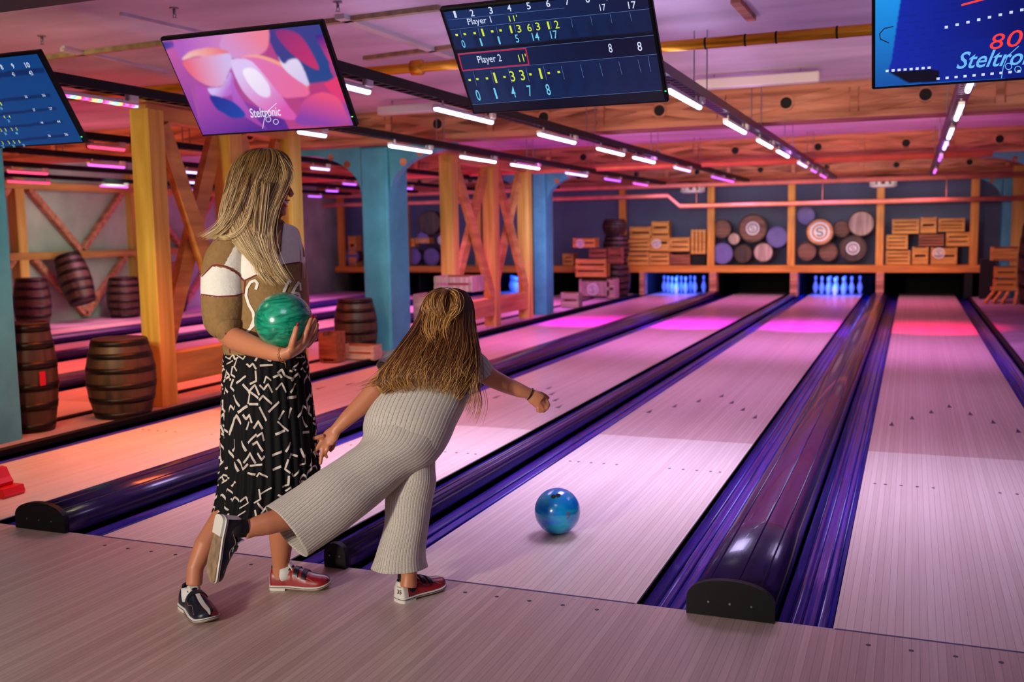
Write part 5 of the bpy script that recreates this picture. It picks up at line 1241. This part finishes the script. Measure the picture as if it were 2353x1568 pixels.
for i in range(nrow):
    for j in range(22):
        s_=(i+.5+R_.uniform(-.35,.35))/nrow; t_=(j+(.5 if i%2 else 0)+R_.uniform(-.3,.3))/22
        if R_.random()<.3: continue
        sp=R_.choice(shapes); sc=R_.uniform(.75,1.35); fl=R_.choice((-1,1)); rot=R_.uniform(-.4,.4); w=R_.uniform(.0055,.0085)
        H_=.64; W_=1.05+.25*s_; pts=[]
        for (xa,ya),(xb,yb) in zip(sp[:-1],sp[1:]):
            k=5; pts+=[(xa+(xb-xa)*q/k,ya+(yb-ya)*q/k) for q in range(k)]
        pts.append(sp[-1]); V=[];Fc=[]; pp=[]
        for x,y in pts:
            x,y=x*sc*fl,y*sc; x,y=x*math.cos(rot)-y*math.sin(rot),x*math.sin(rot)+y*math.cos(rot); pp.append((t_+x/W_,s_-y/H_))
        ok=all(.01<q[1]<.99 for q in pp)
        if not ok: continue
        for q in range(len(pp)):
            a_,c_=pp[max(q-1,0)],pp[min(q+1,len(pp)-1)]; dx,dy=(c_[0]-a_[0])*W_,(c_[1]-a_[1])*H_; l=math.hypot(dx,dy) or 1; nx,ny=-dy/l*w/2/W_,dx/l*w/2/H_
            for sg in (1,-1):
                tt,ss=pp[q][0]+nx*sg,min(1,max(0,pp[q][1]+ny*sg)); V.append(SK.p(ss,2*PI*tt,.0022,pl(ss,tt)))
            if q: Fc.append((2*q-2,2*q-1,2*q+1,2*q))
        b.add(V,Fc,1,True)
sk=b.build('skirt',[M['skirt'],M['print']],wo,fix=False); 
# ---- hair
HS=Shape([(590,342,626,342,3.91,.02),(562,352,650,350,3.91,.06),(543,372,664,366,3.91,.088),(532,398,668,390,3.905,.098),(524,430,656,424,3.895,.105),(517,462,642,454,3.885,.108),(510,495,630,485,3.87,.106),(508,522,622,515,3.85,.10),(520,544,622,545,3.81,.075),(548,572,628,575,3.785,.05),(578,605,638,605,3.775,.035),(600,636,648,636,3.77,.018)],60)
b=MB(); b.loft(HS.rings(64,lambda x,t:-.05+.02*math.sin(t*2*PI*17+x*4),60),att=[[.12+.45*i/59+.1*math.sin(j*1.7) for j in range(64)] for i in range(60)])
strands(b,HS,1050,(.0,.12),(.62,.86),.0014,.012,(-.04,.03),(.0,.5),.4,seed=2,seg=24)
strands(b,HS,420,(.25,.5),(.8,1.0),.0013,.02,(-.03,.05),(.3,.75),.3,thr=(PI,2*PI),seed=5,seg=22)
locks(b,[[(560,380,3.83),(540,440,3.79),(522,490,3.78),(500,525,3.79),(470,547,3.81)],[(575,400,3.81),(555,460,3.775),(530,510,3.77),(505,535,3.78),(485,548,3.80)],[(590,410,3.80),(580,470,3.77),(560,520,3.755),(530,545,3.76),(500,545,3.78)]],170,.0012,(4,.012),(.35,.85),7)
locks(b,[[(640,360,3.86),(655,400,3.84),(640,450,3.81),(620,500,3.79),(612,560,3.77),(625,620,3.765),(650,652,3.765)],[(645,362,3.87),(664,395,3.86),(648,440,3.83),(630,475,3.80),(618,530,3.78),(628,590,3.765),(655,640,3.76)],[(610,420,3.79),(600,500,3.765),(592,570,3.765),(598,620,3.76),(618,650,3.76)],[(590,450,3.78),(580,520,3.76),(585,580,3.765),(600,630,3.76)]],300,.0012,(5,.010),(.35,.85),9)
b.build('hair',M['hairblond'],wo,fix=False)
# bracelet
c=at(649,815,3.578); b=MB(); ax=(at(664,812,3.575)-at(640,814,3.59)).normalized(); a1=ax.cross(UP).normalized(); a2=ax.cross(a1)
b.tube([c+a1*.029*math.cos(q*PI/12)+a2*.029*math.sin(q*PI/12) for q in range(25)],.0014,6); b.tube(px((652,826,3.565),(656,838,3.563),(657,846,3.565)),.0012,6); b.build('bracelet',M['gold'],wo)
# shoes of the woman
h1=atZ(407,1372,0); t1=atZ(484,1438,0); h1=t1+(h1-t1).normalized()*.262
s1_,T1=shoe('bowling_shoe',h1,t1,UPZ,.262,"navy bowling shoe pointing at the camera, on the standing woman's front foot",'r','sockw',strap=1)
h2=atZ(622,1350,0); t2=atZ(748,1353,0); d2=(t2-h2).normalized(); t2=h2+d2*.25
s2_,T2=shoe('bowling_shoe',h2,t2,UPZ,.25,"red bowling shoe seen from the side, on the standing woman's rear foot",'l','sockw',strap=2)
for (TT,nm,an) in ((T1,'w1',(446,1335,3.75)),(T2,'w2',(643,1322,4.05))):
    b=MB(); c=TT(.21,0,.03); b.tube([TT(.26,0,.04),TT(.24,0,.06),TT(.22,0,.088)],[.036,.037,.035],18); b.build('sock',M['sockw'],wo)
# ================================================================ BOWLING GIRL
gi=thing('person',(.2,-.2,0),'girl with long brown hair in beige ribbed jumpsuit, bent forward on one leg','person')
B=MB()
B.loft(Shape([(1008,676,1050,676,4.17,.03),(990,692,1070,690,4.17,.06),(984,712,1080,708,4.17,.078),(984,735,1082,732,4.17,.08),(992,756,1078,754,4.17,.074),(1006,776,1072,774,4.17,.06),(1022,790,1062,788,4.175,.04)],20).rings(28))
B.tube(px((1070,735,4.22),(1078,742,4.245),(1076,750,4.25)),[.010,.012,.006],10)
B.tube(px((1035,760,4.16),(1020,800,4.14),(1012,830,4.12)),[.045,.04,.05],18)
TG=Shape([(985,800,1045,812,4.13,.05),(925,822,1090,850,4.12,.07),(905,850,1082,876,4.09,.085),(890,890,1066,908,4.05,.095),(880,920,1050,946,4.01,.095),(868,950,1030,980,3.98,.09),(866,985,1010,1015,3.96,.09),(880,1015,990,1040,3.95,.07)],20)
B.loft(TG.rings(26))
B.tube(px((915,1000,3.96),(865,1060,3.89),(790,1125,3.80),(705,1175,3.68),(655,1192,3.64),(610,1205,3.60),(580,1213,3.575),(560,1222,3.56)),[.07,.062,.055,.05,.044,.041,.034,.03],20)
B.tube(px((945,1010,3.97),(955,1070,3.96),(955,1120,3.94),(945,1180,3.92),(940,1240,3.90),(940,1290,3.88),(940,1325,3.875),(938,1350,3.87)),[.08,.07,.056,.05,.046,.036,.031,.033],20)
# right arm, outstretched
B.tube(px((1072,835,4.13),(1100,850,4.13),(1135,872,4.14),(1165,886,4.15),(1195,898,4.16),(1216,905,4.17)),[.042,.043,.039,.035,.030,.0235],18)
B.tube(px((1214,904,4.17),(1226,912,4.17),(1242,924,4.17)),[(.024,.018),(.032,.019),(.033,.017)],16,flat=UP)
RG=[[(1244,914,4.175),(1256,920,4.19),(1261,931,4.185),(1256,941,4.17)],[(1242,920,4.17),(1252,930,4.18),(1254,941,4.175),(1248,947,4.165)],[(1238,925,4.165),(1246,937,4.17),(1245,946,4.165),(1239,947,4.16)],[(1232,927,4.165),(1238,939,4.165),(1236,945,4.16),(1231,944,4.16)],[(1226,903,4.185),(1242,904,4.20),(1254,910,4.21),(1262,917,4.21)]]
for q,r in zip(RG,(.0088,.0088,.0084,.0076,.0085)): B.tube(px(*q),[r*1.2,r*1.05,r,r*.85],10)
# left arm, hanging back with spread fingers
B.tube(px((912,838,4.07),(888,868,4.02),(858,902,3.97),(828,934,3.95),(798,962,3.93),(776,984,3.92),(768,992,3.92)),[.042,.042,.040,.037,.031,.024,.0225],18)
B.tube(px((772,988,3.92),(762,1000,3.915),(750,1014,3.91)),[(.023,.018),(.035,.017),(.036,.015)],16,flat=RT*.8+UP*.5)
LG2=[[(744,1002,3.90),(730,1006,3.89),(716,1008,3.885),(703,1012,3.88)],[(742,1012,3.90),(732,1026,3.89),(723,1038,3.885),(717,1049,3.88)],[(747,1018,3.90),(741,1036,3.89),(738,1053,3.885),(736,1069,3.88)],[(754,1020,3.90),(752,1034,3.89),(747,1042,3.895),(752,1054,3.90)],[(766,1004,3.925),(768,1018,3.935),(764,1030,3.94),(757,1038,3.94)]]
for q,r in zip(LG2,(.0090,.0090,.0088,.008,.0095)): B.tube(px(*q),[r*1.2,r*1.05,r,r*.8],10)
remeshed(B,'body',M['skin'],gi,.0040,2)
# face parts, turned away from the camera
for s_ in (-1,1):
    b=MB(); b.ell(at(1056+14*s_,728,4.243),[RT*.010,UP*.006,FW*.005],10); b.build('eye',M['dark'],gi)
b=MB(); b.tube(px((1045,766,4.235),(1056,769,4.243),(1068,765,4.238)),[.002,.004,.002],8); b.build('mouth',M['lip'],gi)
# ---- jumpsuit: fine knit with vertical ribs
rib,nt,p_=nodes('ribbed_beige_knit'); N=nt.nodes
at_=N.new('ShaderNodeAttribute'); at_.attribute_name='rnd'
ml=N.new('ShaderNodeMath'); ml.operation='FRACT'; L(nt,at_.outputs['Fac'],ml.inputs[0])
cr=N.new('ShaderNodeValToRGB'); cr.color_ramp.elements[0].position=0; cr.color_ramp.elements[0].color=rgb(104,92,82); cr.color_ramp.elements[1].position=.22; cr.color_ramp.elements[1].color=rgb(206,198,184); L(nt,ml.outputs[0],cr.inputs[0])
tc=N.new('ShaderNodeTexCoord'); nz=N.new('ShaderNodeTexNoise'); nz.inputs['Scale'].default_value=260; nz.inputs['Detail'].default_value=3; L(nt,tc.outputs['Object'],nz.inputs[0])
mr=N.new('ShaderNodeMapRange'); mr.inputs[1].default_value=.3; mr.inputs[2].default_value=.7; mr.inputs[3].default_value=.72; mr.inputs[4].default_value=1.05; L(nt,nz.outputs[0],mr.inputs[0])
mx=N.new('ShaderNodeMix'); mx.data_type='RGBA'; mx.blend_type='MULTIPLY'; mx.inputs[0].default_value=1; L(nt,cr.outputs[0],mx.inputs[6]); L(nt,mr.outputs[0],mx.inputs[7]); L(nt,mx.outputs[2],p_.inputs['Base Color'])
p_.inputs['Roughness'].default_value=.9; p_.inputs['Sheen Weight'].default_value=.2
pp=N.new('ShaderNodeMath'); pp.operation='PINGPONG'; pp.inputs[1].default_value=.5; L(nt,at_.outputs['Fac'],pp.inputs[0])
bp=N.new('ShaderNodeBump'); bp.inputs['Strength'].default_value=.5; bp.inputs['Distance'].default_value=.004; L(nt,pp.outputs[0],bp.inputs['Height']); L(nt,bp.outputs[0],p_.inputs['Normal'])
J=MB()
def cloth(keys,rows,m,nr,f=None,cap=True,exp=1):
    sh=Shape(keys,rows,exp); n=m
    R=[[sh.p(i/(rows-1),2*PI*(j%m)/m,0,f(i/(rows-1),j/m) if f else 0) for j in range(m+1)] for i in range(rows)]
    J.loft(R,0,True,False,closed=False,att=[[nr*j/m for j in range(m+1)] for _ in R]) 
    if cap:
        for i in (0,rows-1): J.add(R[i][:-1],[tuple(range(m))],0,False,.5)
    return sh
cloth([(990,782,1048,792,4.14,.045),(945,800,1085,815,4.13,.075),(905,818,1108,846,4.12,.095),(890,850,1098,876,4.09,.105),(876,890,1080,908,4.05,.115),(864,918,1063,945,4.01,.118),(848,943,1048,976,3.98,.124),(838,970,1036,1004,3.96,.130),(838,1000,1018,1036,3.945,.120),(862,1028,1000,1058,3.95,.08)],50,120,56,lambda x,t:.012*math.sin(t*2*PI*3+x*7))
cr_=lambda x,t:.03*x*math.sin(t*2*PI*4+1+x*2)+.012*math.sin(t*2*PI*7+x*11)
cloth([(868,950,1020,985,3.97,.085),(842,985,1018,1026,3.94,.118),(828,1022,985,1070,3.90,.118),(792,1049,930,1102,3.86,.108),(742,1081,885,1140,3.81,.100),(695,1113,838,1180,3.75,.095),(650,1142,772,1232,3.70,.090),(613,1166,702,1279,3.65,.084)],60,130,58,cr_,cap=False)
cloth([(900,1000,1012,1020,3.98,.08),(905,1045,1000,1050,3.97,.10),(910,1085,999,1082,3.95,.09),(900,1112,1001,1106,3.945,.088),(888,1140,996,1136,3.94,.084),(886,1170,989,1168,3.93,.080),(885,1205,984,1205,3.92,.080),(875,1245,978,1245,3.91,.086),(864,1282,976,1280,3.90,.094),(855,1306,981,1303,3.90,.10)],60,120,50,lambda x,t:.05*max(0,x-.55)*math.sin(t*2*PI*6+1),cap=False)
cloth([(1070,795,1052,872,4.13,.06),(1092,802,1066,876,4.13,.062),(1118,822,1076,882,4.135,.058),(1138,851,1084,886,4.14,.052)],24,60,22,None,cap=False)
cloth([(940,800,945,850,4.12,.05),(915,802,925,856,4.10,.055),(888,812,908,856,4.08,.054),(867,835,899,860,4.06,.05)],24,60,22,None,cap=False)
jo=J.build('jumpsuit',rib,gi,fix=False)
md=jo.modifiers.new('cloth thickness','SOLIDIFY'); md.thickness=.0025; md.offset=-1
JT=bvh(jo)
b=MB(); stroke(b,JT,[(848,1008),(856,1000),(862,985),(872,968)],.004,.0008); stroke(b,JT,[(856,1034),(880,1030),(912,1022)],.004,.0008); b.build('seam',plain('seam',rgb(150,140,128),.9),jo,fix=False)
# ---- hair
GH=Shape([(1012,661,1046,662,4.15,.02),(988,672,1070,672,4.15,.06),(973,698,1085,698,4.14,.085),(962,730,1089,735,4.12,.09),(944,766,1092,772,4.09,.095),(920,802,1098,806,4.05,.10),(896,838,1098,838,4.01,.105),(876,868,1088,868,3.98,.105),(868,892,1072,895,3.955,.09),(884,906,1060,912,3.94,.06)],60)
b=MB(); b.loft([[GH.p(.84*i/59,2*PI*j/70,0,-.07+.03*math.sin(j*2*PI*15/70+i*.08)) for j in range(70)] for i in range(60)],att=[[.08+.32*(i/59)**1.5+.12*math.sin(j*1.3+i*.1) for j in range(70)] for i in range(60)])
strands(b,GH,1300,(.0,.15),(.74,1.06),.0013,.022,(-.06,.04),(-.05,.36),.42,seed=21,seg=24)
strands(b,GH,620,(.35,.65),(.86,1.1),.0012,.045,(-.05,.06),(.0,.6),.45,thr=(PI,2*PI),seed=22,seg=22)
bun=[[(1022,667,4.07),(1000,672,4.03),(990,690,4.01),(996,714,4.0),(1014,728,4.005)],[(1026,667,4.07),(1018,676,4.015),(1012,696,3.995),(1014,718,3.995),(1018,732,4.01)],[(1030,668,4.07),(1046,676,4.03),(1052,696,4.015),(1044,716,4.01),(1028,730,4.01)],[(1020,668,4.07),(992,680,4.03),(978,706,4.02),(990,722,4.01)]]
locks(b,bun,220,.0013,(4,.005),(.35,.95),41,tip=.1)
# lighter half-up tail over the back of the head
locks(b,[[(1024,668,4.075),(1004,684,4.04),(992,710,4.02),(985,760,3.985),(1000,800,3.95),(985,850,3.915)],[(1028,668,4.075),(1015,690,4.035),(1010,730,4.01),(1000,780,3.97),(1020,830,3.93),(1030,870,3.90)],[(1032,668,4.075),(1040,690,4.045),(1036,712,4.03),(1020,760,3.99),(1040,820,3.945),(1060,860,3.92)]],300,.0012,(6,.008),(.35,.8),31)
locks(b,[[(990,700,4.04),(960,760,4.0),(925,810,3.955),(895,850,3.94),(862,880,3.95),(830,892,3.97)],[(985,740,4.02),(950,800,3.97),(915,850,3.93),(900,890,3.91),(880,905,3.91)]],70,.0013,(6,.008),(.1,.6),33)
locks(b,[[(1080,740,4.08),(1090,800,4.0),(1092,860,3.95),(1085,900,3.95),(1070,945,3.97)],[(1085,760,4.08),(1098,820,4.0),(1100,880,3.97),(1108,930,3.98),(1096,975,3.99)],[(1075,800,4.02),(1085,870,3.95),(1095,920,3.95),(1085,960,3.97)]],46,.0011,(5,.008),(.2,.7),35)
b.build('hair',M['hairbrown'],gi,fix=False)
b=MB(); c=at(1024,669,4.075); b.tube([c+RT*.020*math.cos(q*PI/8)+(UP*.6-FW*.6)*.012*math.sin(q*PI/8) for q in range(17)],.005,8); b.build('hair_tie',M['tie'],gi)
c=at(1218,906,4.17); ax=(at(1226,912,4.17)-at(1205,901,4.165)).normalized(); a1=ax.cross(UP).normalized(); a2=ax.cross(a1); b=MB()
b.tube([c+a1*.0262*math.cos(q*PI/12)+a2*.0262*math.sin(q*PI/12) for q in range(25)],.0022,6); b.build('wristband',M['sockb'],gi)
# shoes of the girl
h3=atZ(912,1385,0); t3=atZ(1013,1352,0); d3=(t3-h3).normalized(); t3=h3+d3*.235
s3_,T3=shoe('bowling_shoe',h3,t3,UPZ,.235,'red bowling shoe with white heel patch and size 35 under the bending girl','l','sockb',text=True,strap=2,wid=.084)
b=MB(); b.tube([T3(.24,0,.035),T3(.22,0,.06),T3(.2,0,.10)],[.033,.035,.033],18); b.build('sock',M['sockb'],gi)
h4=at(505,1183,3.50); t4=at(474,1342,3.49); up4=(RT*.80+FW*.60+UP*.12).normalized()
s4_,T4=shoe('bowling_shoe',h4,h4+(t4-h4).normalized()*.24,up4,.24,"navy bowling shoe with its worn sole turned to the camera, on the girl's raised foot",'r','sockb',strap=1,wid=.086)
b=MB(); b.tube([T4(.22,0,.03),T4(.2,0,.06),T4(.17,0,.105)],[.032,.034,.033],18); b.build('sock',M['sockb'],gi)
